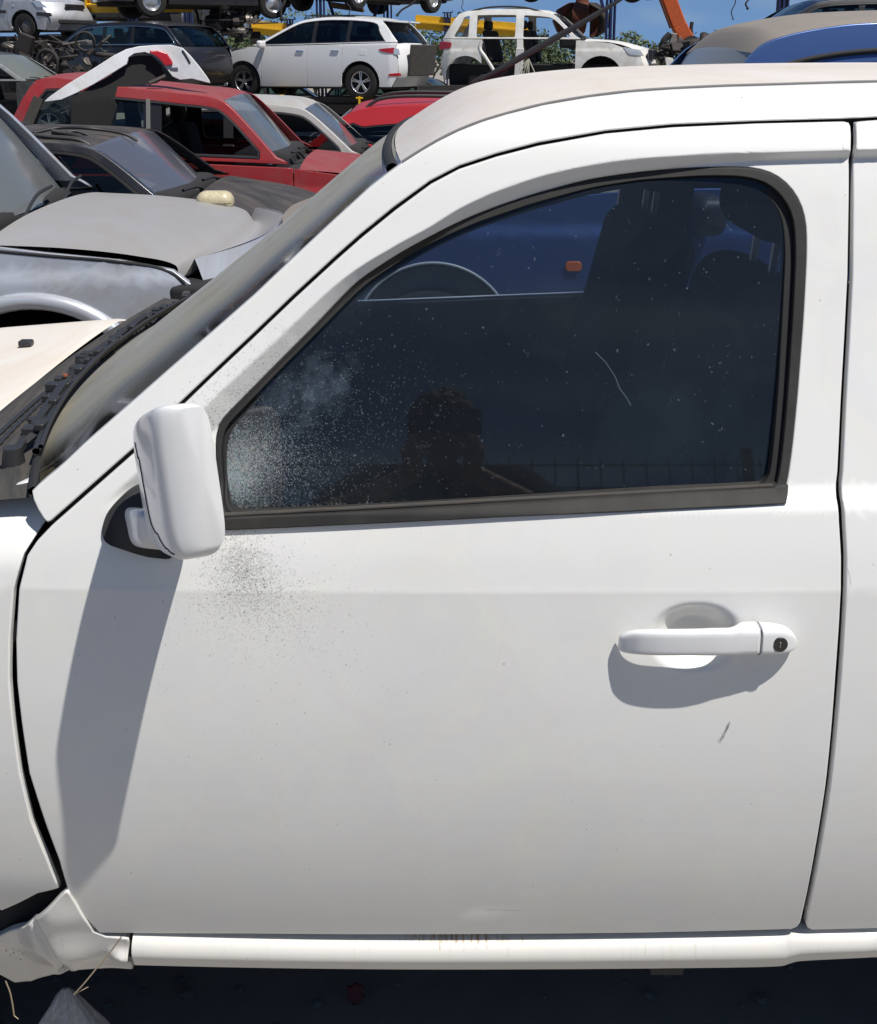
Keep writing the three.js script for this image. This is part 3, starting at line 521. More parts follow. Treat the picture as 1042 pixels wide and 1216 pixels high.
// sill: a rounded rail under the doors, its bent front end, and the dark gap behind all shut lines
{
  const topPx = [[156, 1115], [400, 1116.5], [560, 1116], [760, 1114], [900, 1112], [932, 1111], [940, 1109.5], [952, 1108.5], [1042, 1107.5]];
  const SL = (x) => 1.471 + plan(x);
  const rows = []; const curve = new THREE.CatmullRomCurve3(topPx.map(([px, py]) => at(px, py, 1.483))).getPoints(60); curve.push(V(1.6, curve[60].y + 0.006, -1.53));
  const botC = new THREE.CatmullRomCurve3([[161, 1151.5], [400, 1151], [700, 1149], [1042, 1140.5]].map(([px, py]) => at(px, py, 1.484)));
  curve.forEach((p, i) => {
    const b = botC.getPoint(Math.min(1, i / 60)), H = p.y - b.y, z = -SL(p.x), row = [];
    for (const [t, o] of [[-0.02, -0.06], [-0.02, -0.034], [0.0, -0.026], [0.05, -0.0135], [0.14, -0.006], [0.26, -0.0015], [0.40, 0.0006], [0.50, 0.0004], [0.57, -0.0002], [0.61, -0.0014], [0.64, -0.003], [0.8, -0.0068], [0.96, -0.0105], [1.0, -0.013], [1.02, -0.06]]) row.push(V(mix(p.x, p.x + (b.x - p.x) * 0, t), p.y - t * H, z + o));
    rows.push(row);
  });
  const g = loft(rows); { const u = g.attributes.uv, q = g.attributes.position; for (let i = 0; i < u.count; i++) u.setXY(i, (q.getX(i) - U0) / UW, (q.getY(i) - H0) / UW); }
  tp('sill', flipped(g), paint);
  const tab = at(792, 1150, 1.515); tp('jacking_tab', [shift(new RoundedBoxGeometry(0.05, 0.012, 0.01, 1, 0.002), tab.x, tab.y - 0.002, tab.z)], greyPlastic);
  // bent front corner of the sill
  const endS = (x, h) => S0(x, h) - 0.002 + 0.010 * smooth(0.43, 0.38, h) - 0.014 * Math.exp(-(((h - 0.436) / 0.012) ** 2)) * smooth(-0.505, -0.475, x) - 0.010 * smooth(-0.50, -0.58, x) + 0.030 * smooth(-0.57, -0.66, x) + 0.004 * noise.noise(x * 14, h * 17, 3.3) + 0.007 * smooth(0.012, 0, Math.abs(x + 0.588 + (h - 0.45) * 0.25));
  const out = PX([[80, 1057], [90, 1073], [100.5, 1091], [112, 1107], [126, 1112.5], [153, 1115], [158.5, 1151.5], [120, 1150.5], [94, 1152], [64, 1158], [38, 1166], [17.5, 1167.5], [0, 1158], [-70, 1130], [-70, 1128], [0, 1111.5], [29, 1101], [46, 1090], [61, 1076], [70, 1066]], (x, h) => endS(x, h));
  tp('sill_front_corner', panel(out, [], endS, { edge: 0.007, r: 0.003, uv: UV }), paint, truck, 'buckled white front end of the sill');
  // the cavity seen through the shut lines
  const jamb = [];
  const box = (x0, x1, h0, h1, d0, d1) => jamb.push(shift(new RoundedBoxGeometry(x1 - x0, h1 - h0, d1 - d0, 1, 0.006), (x0 + x1) / 2, (h0 + h1) / 2, -(d0 + d1) / 2));
  box(-0.80, 1.5, 0.40, 0.55, 1.545, 1.66); box(-0.75, -0.45, 0.50, 1.10, 1.56, 1.68);
  tp('door_frame', jamb, gapBlack);
  const strip = (px, S) => { const p = PX(px, S0); return tube(p.map(([x, h]) => V(x, h, -S1(x, h) - 0.027)), 0.012, 60, 6); };
  tp('door_weatherstrip', [strip([[1011, 180], [1010, 330], [998, 560], [1002, 662], [991, 860], [971, 1008], [955, 1098]]), strip([[1040, 142], [900, 146], [800, 150], [640, 171], [546, 199], [470, 248], [300, 401], [165, 531], [58, 622]])], gapBlack);
  tp('wing_liner', [panel(PX([[-60, 1040], [90, 1040], [90, 1110], [-60, 1135]], S0), [], (x, h) => S0(x, h) + 0.05, { edge: 0.05, deep: 0.02 })], trimDark);
}
// inside the cab
{
  const b = [];
  tp('floor_pan', [shift(new RoundedBoxGeometry(2.3, 0.10, 1.36, 1, 0.03), 0.5, 0.50, -DC)], trimDark);
  tp('bulkhead', [shift(new RoundedBoxGeometry(0.10, 0.62, 1.42, 1, 0.02), -0.66, 0.78, -DC)], trimDark);
  tp('dashboard', [shift(new RoundedBoxGeometry(0.42, 0.26, 1.34, 3, 0.07), -0.40, 0.99, -DC)], trimDark);
  tp('rear_bulkhead', [shift(new RoundedBoxGeometry(0.06, 0.7, 1.42, 1, 0.02), 1.62, 0.85, -DC)], trimDark);
  tp('steering_wheel', [(() => { const t = new THREE.TorusGeometry(0.185, 0.015, 10, 40); t.rotateY(Math.PI / 2); t.rotateZ(-0.45); t.translate(-0.10, 1.07, -1.98); return t; })(), bar(V(-0.10, 1.07, -1.98), V(-0.35, 0.96, -1.98), 0.07, 0.07), bar(V(-0.10, 1.07, -1.81), V(-0.10, 1.07, -2.15), 0.03, 0.03)], trimDark);
  const seat = (zc, x, name) => {
    const s = tp(name, [(() => { const g = new RoundedBoxGeometry(0.50, 0.16, 0.52, 4, 0.06); g.translate(x - 0.20, 0.78, zc); return g; })(), (() => { const g = new RoundedBoxGeometry(0.15, 0.64, 0.50, 5, 0.065); g.rotateZ(-0.24); g.translate(x + 0.13, 1.085, zc); return g; })()], seatFabric);
    tp('headrest', [(() => { const g = new RoundedBoxGeometry(0.115, 0.20, 0.27, 6, 0.05); g.rotateZ(-0.12); g.translate(x + 0.20, 1.555, zc); return g; })()], seatFabric, s);
    tp('headrest_post', [bar(V(x + 0.19, 1.36, zc - 0.06), V(x + 0.205, 1.5, zc - 0.06), 0.012)], chrome, s); tp('headrest_post', [bar(V(x + 0.19, 1.36, zc + 0.06), V(x + 0.205, 1.5, zc + 0.06), 0.012)], chrome, s);
  };
  seat(-1.98, 0.355, 'driver_seat'); seat(-2.72, 0.29, 'passenger_seat');
  // the far doors: inner skins with their window openings
  const inside = (x, h) => 2 * DC - S0(x, h) - 0.06;
  const inD = (list) => list.map(([px, py]) => hit(px, py, inside, 2, 4));
  const sillL = inD([[352, 366], [440, 363], [723, 352]]), rearL = inD([[811, 349], [1042, 340]]);
  const w1 = [sillL[0], ...sillL.slice(1), ...inD([[730, 300], [741, 225], [745, 205]]), [0.30, 1.62], [0.0, 1.60], [-0.40, 1.30]];
  const w2 = [...inD([[811, 349], [817, 300], [825, 226], [828, 200]]).reverse().map((p) => p), ...[], rearL[1], [1.35, rearL[1][1]], [1.30, 1.60]];
  const w2b = [inD([[811, 349]])[0], rearL[1], [1.35, 1.14], [1.30, 1.61], inD([[828, 195]])[0], inD([[825, 226]])[0]];
  const frame = [[-0.64, 0.46], [1.6, 0.46], [1.6, 1.65], [0.2, 1.65], [-0.02, 1.62], [-0.55, 1.17]];
  tp('far_door', panel(frame, [soft(w1, 0.02), soft(w2b, 0.03)], inside, { edge: 0.05, r: 0.004, deep: 0.03 }), trimDark);
  const outer = (x, h) => 2 * DC - S0(x, h);
  const g1 = panel([[-0.68, 0.44], [1.6, 0.44], [1.64, 1.69], [0.2, 1.67], [-0.03, 1.61], [-0.6, 1.16]], [soft(w1, 0.02), soft(w2b, 0.03)], outer, { edge: 0.05, deep: 0.02, uv: UV });
  tp('far_side', g1, paint);
  const paneFar = phys({ color: rgb(0.72, 0.76, 0.78), transmission: 1, thickness: 0, roughness: 0.02, ior: 1.5 });
  tp('far_window_pane', panel(soft(w2b, 0.03), [], (x, h) => inside(x, h) + 0.025, { edge: 0.1, rim: false }), paneFar);
  tp('seat_belt', [bar(V(0.505, 1.05, -2.98), V(0.515, 1.6, -2.88), 0.05, 0.004)], trimDark);
}
// running gear and the load bed, outside the picture but casting the truck's shadow
{
  tp('chassis', [shift(new RoundedBoxGeometry(4.6, 0.10, 1.2, 1, 0.02), 0.9, 0.43, -DC), shift(new RoundedBoxGeometry(1.9, 0.1, 1.5, 1, 0.02), 2.6, 0.62, -DC)], gapBlack);
  for (const s of [-1, 1]) { tp('bed_side', [shift(new RoundedBoxGeometry(1.75, 0.55, 0.06, 2, 0.02), 2.60, 0.90, -DC + s * 0.83)], paint); }
  tp('tailgate', [shift(new RoundedBoxGeometry(0.06, 0.5, 1.6, 2, 0.02), 3.48, 0.92, -DC)], paint);
  tp('front_bumper', [shift(new RoundedBoxGeometry(0.16, 0.34, 1.66, 3, 0.05), -1.86, 0.56, -DC), shift(new RoundedBoxGeometry(0.06, 0.26, 1.5, 2, 0.02), -1.80, 0.84, -DC)], blackPlastic);
  for (const x of [-1.17, 2.5]) for (const s of [-1, 1]) {
    const t = new THREE.TorusGeometry(0.26, 0.10, 14, 36); t.scale(1, 1, 1.15); t.translate(x, 0.36, -DC + s * 0.74);
    const w = tp('wheel', [t], rubberDark), d = new THREE.CylinderGeometry(0.2, 0.2, 0.12, 32); d.rotateX(Math.PI / 2); d.translate(x, 0.36, -DC + s * 0.76); tp('rim', [d], std({ color: rgb(0.45, 0.45, 0.46), metalness: 0.8, roughness: 0.4 }), w);
  }
  // inner wheel house so that no light shows through the wing
  tp('inner_wing', [shift(new RoundedBoxGeometry(1.0, 0.5, 1.2, 1, 0.05), -1.25, 0.80, -DC)], gapBlack);
}
// ------------------------------------------------------------------ the yard: ground
{
  const map = dustNoise([0.49, 0.475, 0.45], [0.62, 0.595, 0.55], 0.5, 2, 2, 21);
  map.repeat.set(150, 150);
  const g = new THREE.PlaneGeometry(900, 900, 1, 1); g.rotateX(-Math.PI / 2);
  const m = new THREE.Mesh(g, std({ map, roughness: 0.95 })); m.name = 'ground'; m.userData.kind = 'structure'; m.receiveShadow = true; scene.add(m);
}
// ------------------------------------------------------------------ cars
const dusty = (base, dust, amount, seed, o = {}) => phys({ map: dustNoise(base, dust, amount, 2, 2, seed), roughness: 0.55, clearcoat: 0.3, clearcoatRoughness: 0.3, ...o });
const gloss = (r, g, b, o = {}) => phys({ color: rgb(r, g, b), roughness: 0.4, clearcoat: 0.7, clearcoatRoughness: 0.12, ...o });
const tint = (r, g, b, o = {}) => phys({ color: rgb(r, g, b), transmission: 1, thickness: 0, roughness: 0.04, ior: 1.5, ...o });
const darkGlass = tint(0.16, 0.18, 0.18), midGlass = tint(0.38, 0.43, 0.42);
const hazeGlass = (t, c = [0.26, 0.28, 0.29], r = 0.2) => phys({ color: rgb(...c), transmission: t, thickness: 0, roughness: r, ior: 1.5 });
const headGlass = phys({ color: rgb(0.62, 0.64, 0.66), roughness: 0.12, metalness: 0.35, clearcoat: 1, clearcoatRoughness: 0.05 });
const redLens = phys({ color: rgb(0.42, 0.012, 0.014), roughness: 0.25, clearcoat: 1, clearcoatRoughness: 0.05 });
const amberLens = phys({ color: rgb(0.75, 0.16, 0.02), roughness: 0.25, clearcoat: 1, clearcoatRoughness: 0.05 });
const tyreMat = std({ map: dustNoise([0.10, 0.10, 0.10], [0.26, 0.25, 0.23], 0.25, 3, 3, 40), roughness: 0.9 });
const alloy = std({ color: rgb(0.62, 0.63, 0.65), metalness: 0.85, roughness: 0.32 });
const steelRim = std({ color: rgb(0.42, 0.42, 0.43), metalness: 0.6, roughness: 0.5 });
const underMat = std({ color: rgb(0.012, 0.012, 0.012), roughness: 0.9 });
const pillarBlack = std({ color: rgb(0.018, 0.018, 0.019), roughness: 0.35 });
const cabin = std({ color: rgb(0.02, 0.02, 0.021), roughness: 0.95 });
function wheelParts(parent, x, y, z, r, w, rimMat, spokes, dir) {
  const t = new THREE.LatheGeometry([[0.62, -0.5], [0.9, -0.52], [0.985, -0.4], [1, -0.2], [1, 0.2], [0.985, 0.4], [0.9, 0.52], [0.62, 0.5]].map(([a, b]) => new THREE.Vector2(a * r, b * w)), 40);
  t.rotateX(Math.PI / 2); t.translate(x, y, z);
  const wh = part('wheel', t, tyreMat, parent), g = [];
  const R = 0.63 * r, zz = z + dir * w * 0.32, rim = new THREE.LatheGeometry([[R, 0], [R * 0.97, 0.1 * w], [R * 0.88, 0.06 * w], [R * 0.86, -0.3 * w]].map(([a, b]) => new THREE.Vector2(a, b)), 36);
  rim.rotateX(dir * Math.PI / 2); rim.translate(x, y, zz); g.push(rim);
  if (spokes) {
    for (let i = 0; i < spokes; i++) for (const o of [-0.11, 0.11]) { const a = i / spokes * 6.2832 + 0.3; g.push(bar(V(x + Math.cos(a + o * 2.2) * R * 0.16, y + Math.sin(a + o * 2.2) * R * 0.16, zz), V(x + Math.cos(a + o) * R * 0.93, y + Math.sin(a + o) * R * 0.93, zz + dir * 0.004), R * 0.10, 0.025)); }
    const hub = new THREE.CylinderGeometry(R * 0.2, R * 0.22, 0.03, 20); hub.rotateX(Math.PI / 2); hub.translate(x, y, zz); g.push(hub);
  } else { const d = new THREE.LatheGeometry([[0.01, 0.3 * w], [R * 0.4, 0.26 * w], [R * 0.7, 0.1 * w], [R * 0.9, -0.02 * w]].map(([a, b]) => new THREE.Vector2(a, b)), 30); d.rotateX(dir * Math.PI / 2); d.translate(x, y, z + dir * w * 0.15); g.push(d); }
  part('rim', g, rimMat, wh);
  part('brake_drum', [(() => { const d = new THREE.CylinderGeometry(R * 0.86, R * 0.86, 0.02, 24); d.rotateX(Math.PI / 2); d.translate(x, y, z - dir * 0.01); return d; })()], underMat, wh);
}
// A car built round its own profile. Forward is +x, up is y; the profile is in metres above its wheels' lowest point.
function makeCar(o) {
  const root = thing(o.name, o.label, o.category ?? 'car', [0, 0, 0], o.group);
  const { W, ws0, ws1, rw1, rw0, hoodF, front, rear } = o; // rear: [[x, y] tail top ... bumper bottom], front likewise from the bonnet's front edge down
  const Lx0 = Math.min(...rear.map((p) => p[0])), Lx1 = Math.max(...front.map((p) => p[0])), L = Lx1 - Lx0, mid = (Lx0 + Lx1) / 2;
  const belt = o.belt ?? (ws0[1] + rw0[1]) / 2, tumble = o.tumble ?? 0.28, bow = o.bow ?? 0.16, sillY = o.sill ?? 0.28;
  const half = (x, y) => {
    const t = Math.abs((x - mid) / (L / 2)); let w = W / 2 * (1 - 0.10 * t ** 4 - 0.10 * Math.max(0, t - 0.86) / 0.14);
    if (y < belt) { const q = (y - 0.62) / 0.5; w -= 0.035 * q * q; const c = o.creaseY ?? 0.86; w -= 0.012 * smooth(c - 0.035, c + 0.035, y) * (o.creaseDepth ?? 1); }
    else { const q = (belt - 0.62) / 0.5; w -= 0.035 * q * q + 0.012 * (o.creaseDepth ?? 1) + tumble * (y - belt) * (1 + 0.5 * Math.max(0, (y - belt) / 0.5 - 0.75)); }
    return w;
  };
  const S = (x, y) => -half(x, y); // panel() lays z = -S
  const M = o.paint, top = o.topPaint ?? M, glass = o.glass ?? darkGlass;
  // ---- lower body outline, counter-clockwise from the lower rear
  const cornerF = (p) => [p[0] - bow * 0.75, p[1]], cornerR = (p) => [p[0] + bow * 0.5, p[1]];
  const archPts = (c, r, y0) => { const a0 = Math.asin(Math.max(-0.9, Math.min(0.9, (y0 - o.wheelY) / r))), out = []; for (let i = 0; i <= 16; i++) { const a = Math.PI - a0 - (Math.PI - 2 * a0) * i / 16; out.push([c + r * Math.cos(a), o.wheelY + r * Math.sin(a) * (o.archFlat ?? 1)]); } return out; };
  o.wheelY = o.wheelY ?? o.wheelR;
  const hoodEdge = (o.hoodEdge ?? [[mix(ws0[0], hoodF[0], 0.5), mix(ws0[1], hoodF[1], 0.42)]]);
  const rearC = rear.map(cornerR), frontC = front.map(cornerF);
  const bottomR = rearC[rearC.length - 1], bottomF = frontC[frontC.length - 1];
  const outline = [...rearC.slice().reverse().reverse()].reverse(); // from bumper bottom up to the tail top, reversed below
  const body = [bottomR, ...archPts(o.xr, o.archR, Math.max(sillY, bottomR[1])), ...archPts(o.xf, o.archR, Math.max(sillY, bottomF[1])), bottomF, ...frontC.slice(0, -1).reverse(), ...hoodEdge.slice().reverse().map((p) => [p[0], p[1] - 0.015]), [ws0[0] + 0.02, ws0[1] - 0.01], [rw0[0] - 0.0, rw0[1]], ...rearC.slice(0, -1)];
  const knots = [ws0, ws1, ...(o.roofLine ?? []), rw1, rw0], NS = 6; // the line over the cabin, rounded at the corners
  const master = new THREE.CatmullRomCurve3(knots.map(([x, y]) => V(x, y, 0)), false, 'catmullrom', 0.32).getPoints(NS * (knots.length - 1)).map((p) => [p.x, p.y]);
  const green = [[ws0[0] + 0.05, ws0[1] + 0.012], ...master.slice(1, -1), [rw0[0], rw0[1] + 0.012]];
  if (area2(green) < 0) green.reverse();
  const pe = { edge: o.edge ?? 0.12, r: 0.004, deep: 0.03, uv: [Lx0, 0, 2, 2], eps: 0.004 };
  const both = (name, out, holes, Sf, opt, mat, parent = root, label) => { const g = panel(out, holes, Sf, opt), a = part(name, g, mat, parent, label); if (!o.oneSide) part(name, mirrorZ(g), mat, parent, label); return a; };
  const [d0, d1, d2] = o.doors; // front door's leading edge, pillar between the doors, rear door's trailing edge (or null)
  const cut = (a, b) => { let p = body; if (a != null) p = clipX(p, a, true); if (b != null) p = clipX(p, b, false); return p; };
  const gap = 0.004, skip = o.missing ?? [];
  const sillStrip = [[o.xr + o.archR - 0.02, sillY - 0.02], [o.xf - o.archR + 0.02, sillY - 0.02], [o.xf - o.archR + 0.02, sillY + 0.06], [o.xr + o.archR - 0.02, sillY + 0.06]];
  both('sill', sillStrip, [], (x, y) => S(x, y) + 0.008, { ...pe, deep: 0.06 }, o.sillMat ?? M);
  if (!skip.includes('front_wing')) both('front_wing', cut(d0 + gap, null), [], S, pe, M);
  const doorPart = (nm, a, b) => { const d = both(nm, cut(a + gap, b - gap), [], S, pe, o.doorPaint ?? M); const hx = a + 0.16, hy = (o.handleY ?? belt - 0.12); if (o.handles !== false && (b - a) > 0.5) both('door_handle', soft([[hx - 0.09, hy - 0.018], [hx + 0.09, hy - 0.014], [hx + 0.09, hy + 0.018], [hx - 0.09, hy + 0.016]], 0.014), [], (x, y) => S(x, y) - 0.022, { ...pe, edge: 0.05, r: 0.006, deep: 0.02 }, o.handleMat ?? M, d); if (o.moulding) both('door_moulding', [[a + 0.02, o.moulding - 0.04], [b - 0.02, o.moulding - 0.04], [b - 0.02, o.moulding + 0.03], [a + 0.02, o.moulding + 0.03]], [], (x, y) => S(x, y) - 0.012, { ...pe, deep: 0.01 }, blackPlastic, d); return d; };
  if (!skip.includes('front_door')) doorPart('front_door', d1, d0);
  if (d2 != null && !skip.includes('rear_door')) doorPart('rear_door', d2, d1);
  both('rear_wing', cut(null, (d2 ?? d1) - gap), [], S, pe, M);
  // ---- greenhouse: frame with windows
  const fr = o.frame ?? [0.05, 0.06, 0.05, 0.03], [fS, fT, fR, fB] = Array.isArray(fr) ? fr : [fr, fr, fr, fr]; // screen pillar, roof, rear pillar, belt
  const perEdge = green.map((q, i) => { const r = green[(i + 1) % green.length], mx = (q[0] + r[0]) / 2, len = Math.abs(q[0] - r[0]); if (Math.max(q[1], r[1]) < Math.max(ws0[1], rw0[1]) + 0.03 && len > 0.5) return fB; return mx > ws1[0] - 0.02 ? fS : mx < rw1[0] + 0.02 ? fR : fT; });
  for (let k = 0; k < 2; k++) { const q = perEdge.slice(); q.forEach((v, i) => { const a = q[(i + q.length - 1) % q.length], b = q[(i + 1) % q.length]; if (v !== fB && a !== fB && b !== fB) perEdge[i] = (a + 2 * v + b) / 4; }); }
  const pil = o.pillars ?? (d2 != null ? [d1, d2 + 0.1] : [d1]), ring = shrink(green, perEdge), slices = [];
  const pw = o.pillarW ?? 0.04, cutsX = [...pil.map((x) => [x - pw, x + pw])].sort((a, b) => b[0] - a[0]);
  const within = o.bodyPillars ? ring : shrink(ring, 0.016);
  let rest = within; for (const [a, b] of cutsX) { slices.push(clipX(rest, b, true)); rest = clipX(rest, a, false); } slices.push(rest);
  const wins = slices.filter((s) => s.length > 2 && Math.abs(area2(s)) > 0.006).map((s) => soft(s, 0.03, 2));
  const gopt = { ...pe, edge: o.edge ?? 0.1, deep: 0.05, r: 0.005 };
  both('window_frame', green, o.bodyPillars ? wins : [ring], S, gopt, o.frameMat ?? M);
  if (!o.bodyPillars) both('pillar_cover', ring, wins, (x, y) => S(x, y) + 0.005, { ...gopt, r: 0.002, deep: 0.02 }, o.pillarMat ?? pillarBlack);
  if (o.windowTrim) { const wi = ring; both('window_trim', wi, [shrink(wi, 0.014)], (x, y) => S(x, y) - 0.004, { ...pe, r: 0.002, deep: 0.02 }, o.windowTrim); }
  wins.forEach((w, i) => { if (!(o.noGlass ?? []).includes(i)) both('window_pane', w, [], (x, y) => S(x, y) + 0.018, { ...pe, rim: false }, glass); });
  // ---- strips across the car
  const across = (pts, opt = {}) => {
    const rows = pts.map(([x, y], i) => { const row = [], n = 20; for (let j = 0; j <= n; j++) { const s = j / (n / 2) - 1, t = 1 - Math.abs(s) ** (opt.pow ?? 2.4), hw = half(Math.min(Lx1 - bow * 0.75, Math.max(Lx0 + bow * 0.5, x)), y) * 1 - (opt.inset ?? 0); const b = opt.bow ? (typeof opt.bow === 'function' ? opt.bow(i / (pts.length - 1)) : opt.bow) : 0, c = typeof opt.crown === 'function' ? opt.crown(i / (pts.length - 1)) : opt.crown ?? 0; row.push(V(x - b * (1 - t) + (opt.push ?? 0) * t, y + c * t + (opt.lift ?? 0), s * hw)); } return row; });
    const g = loft(rows); { const u = g.attributes.uv, q = g.attributes.position; for (let i = 0; i < u.count; i++) u.setXY(i, q.getX(i) * 0.5, q.getZ(i) * 0.5 + q.getY(i) * 0.5); } return g;
  };
  const curve = (pts, n = 8) => new THREE.CatmullRomCurve3(pts.map(([x, y]) => V(x, y, 0)), false, 'centripetal').getPoints(n * (pts.length - 1)).map((p) => [p.x, p.y]);
  const ctrF = front.map((p) => p);
  const hood = curve([[ws0[0] + 0.10, ws0[1] - 0.02], ...hoodEdge.map((p) => [p[0] + bow * 0.3, p[1]]), hoodF]);
  const hoodBow = (t) => bow * t * t * 0.75, hoodCrown = o.hoodCrown ?? 0.05;
  if (!skip.includes('bonnet')) part('bonnet', across(hood, { bow: hoodBow, crown: (t) => hoodCrown * (1 - 0.5 * t), inset: 0.004, pow: 2.6 }), top, root);
  part('front_bumper', across(curve([hoodF, ...front.slice(1)]), { bow: bow * 0.75, crown: (t) => hoodCrown * 0.5 * (1 - t) }), o.bumperMat ?? M, root);
  const scr = part('windscreen', across(master.slice(0, NS + 1), { bow: (t) => -0.0 + mix(o.screenBow ?? 0.10, 0.03, t), push: 0, inset: 0.05, lift: 0.004, crown: (t) => 0.0 + 0.03 * t, pow: 2 }), o.screen ?? glass, root);
  const cowlG = part('scuttle', across([[ws0[0] + 0.14, ws0[1] - 0.05], [ws0[0] - 0.03, ws0[1] - 0.02]], { inset: 0.06, bow: 0.08 }), trimDark, root);
  if (o.wipers !== false) for (const [z0, z1] of o.wiperAt ?? [[0.15, 0.62], [-0.45, 0.05]]) { const dx = ws1[0] - ws0[0], dy = ws1[1] - ws0[1]; part('wiper', [tube([V(ws0[0] + 0.06, ws0[1] + 0.0, z0), V(ws0[0] + dx * 0.10 + 0.08, ws0[1] + dy * 0.10 + 0.018, mix(z0, z1, 0.5)), V(ws0[0] + dx * 0.10 + 0.06, ws0[1] + dy * 0.12 + 0.02, z1)], 0.008, 12, 6)], blackPlastic, root); }
  const roofPts = [ws1, ...(o.roofLine ?? []), rw1];
  if (!skip.includes('roof')) part('roof', across(master.slice(NS, master.length - NS), { crown: (t) => (o.roofCrown ?? 0.045) * Math.min(1, 0.35 + 6 * t, 0.5 + 5 * (1 - t)), pow: 2.6, bow: (t) => 0.03 * (1 - t) }), top, root);
  part('rear_window', across(master.slice(master.length - NS - 1), { bow: -0.08, inset: 0.06, crown: 0.02 }), o.rearGlass ?? glass, root);
  part('tailgate', across(curve([[rw0[0], rw0[1]], ...rear]), { bow: (t) => -bow * 0.5, crown: 0.0 }), o.rearMat ?? M, root);
  part('underbody', [(() => { const g = new RoundedBoxGeometry(L - 0.5, 0.42, W - 0.42, 1, 0.04); g.translate(mid, sillY + 0.17, 0); return g; })()], underMat, root);
  if (o.interior !== false) {
    const s = (x, z, w) => part('seat', [(() => { const g = new RoundedBoxGeometry(0.12, 0.62, w, 3, 0.05); g.rotateZ(0.22); g.translate(x, belt - 0.12, z); return g; })(), (() => { const g = new RoundedBoxGeometry(0.09, 0.17, w * 0.5, 3, 0.04); g.translate(x - 0.10, belt + 0.28, z); return g; })()], cabin, root);
    if (d1) { s(d1 + 0.12, 0.34, 0.46); s(d1 + 0.12, -0.34, 0.46); if (d2 != null) s(d2 + 0.05, 0, 1.1); }
    part('dashboard', [(() => { const g = new RoundedBoxGeometry(0.4, 0.2, W - 0.5, 2, 0.06); g.translate(ws0[0] - 0.20, belt - 0.06, 0); return g; })()], cabin, root);
  }
  if (o.wheels !== false) for (const x of [o.xr, o.xf]) for (const s of [1, -1]) wheelParts(root, x, o.wheelR, s * (half(x, 0.5) - 0.12), o.wheelR, 0.21, o.rim ?? steelRim, o.spokes ?? 0, s);
  if (o.flare) for (const c of [o.xr, o.xf]) { const pts = archPts(c, o.archR + 0.02, sillY + 0.05); const mk = (s) => tube(pts.map(([x, y]) => V(x, y, s * (half(x, y) - 0.002))), 0.034, 36, 8); part('arch_flare', mk(1), o.flareMat ?? M, root); part('arch_flare', mk(-1), o.flareMat ?? M, root); }
  const sidePatch = (name, poly, mat, out = 0.006, label) => { const g = panel(soft(poly, 0.03), [], (x, y) => S(x, y) - out, { ...pe, edge: 0.05, r: 0.004, deep: 0.02 }); part(name, g, mat, root, label); if (!o.oneSide) part(name, mirrorZ(g), mat, root, label); };
  for (const p of o.patches ?? []) sidePatch(...p);
  if (o.mirror) { const [mx, my, mm] = o.mirror; for (const s of [1, -1]) { if (o.mirrorSide && s !== o.mirrorSide) continue; const g = new RoundedBoxGeometry(0.13, 0.15, 0.22, 4, 0.05); g.translate(mx, my, s * (half(mx, my) + 0.13)); part('door_mirror', [g, bar(V(mx, my - 0.05, s * (half(mx, my) - 0.01)), V(mx, my - 0.03, s * (half(mx, my) + 0.08)), 0.05)], mm ?? M, root); } }
  if (o.rails) for (const s of [1, -1]) part('roof_rail', [tube([V(ws1[0] - 0.15, ws1[1] + 0.02, s * (half(ws1[0], ws1[1]) - 0.08)), ...(o.roofLine ?? []).map(([x, y]) => V(x, y + 0.06, s * (half(x, y) - 0.08))), V(rw1[0] + 0.1, rw1[1] + 0.02, s * (half(rw1[0], rw1[1]) - 0.08))], 0.02, 24, 6)], o.railMat ?? blackPlastic, root);
  root.userData.half = undefined; delete root.userData.half;
  return { root, half, S, pe };
}
const face = (car, x, y, d, dir, yaw = 0, pitch = 0, roll = 0) => { // stands a car with its own origin at depth d; dir 1 looks right, -1 left
  car.root.position.set(x, y, -d); car.root.rotation.set(roll, (dir > 0 ? 0 : Math.PI) + yaw, pitch, 'YXZ'); return car;
};

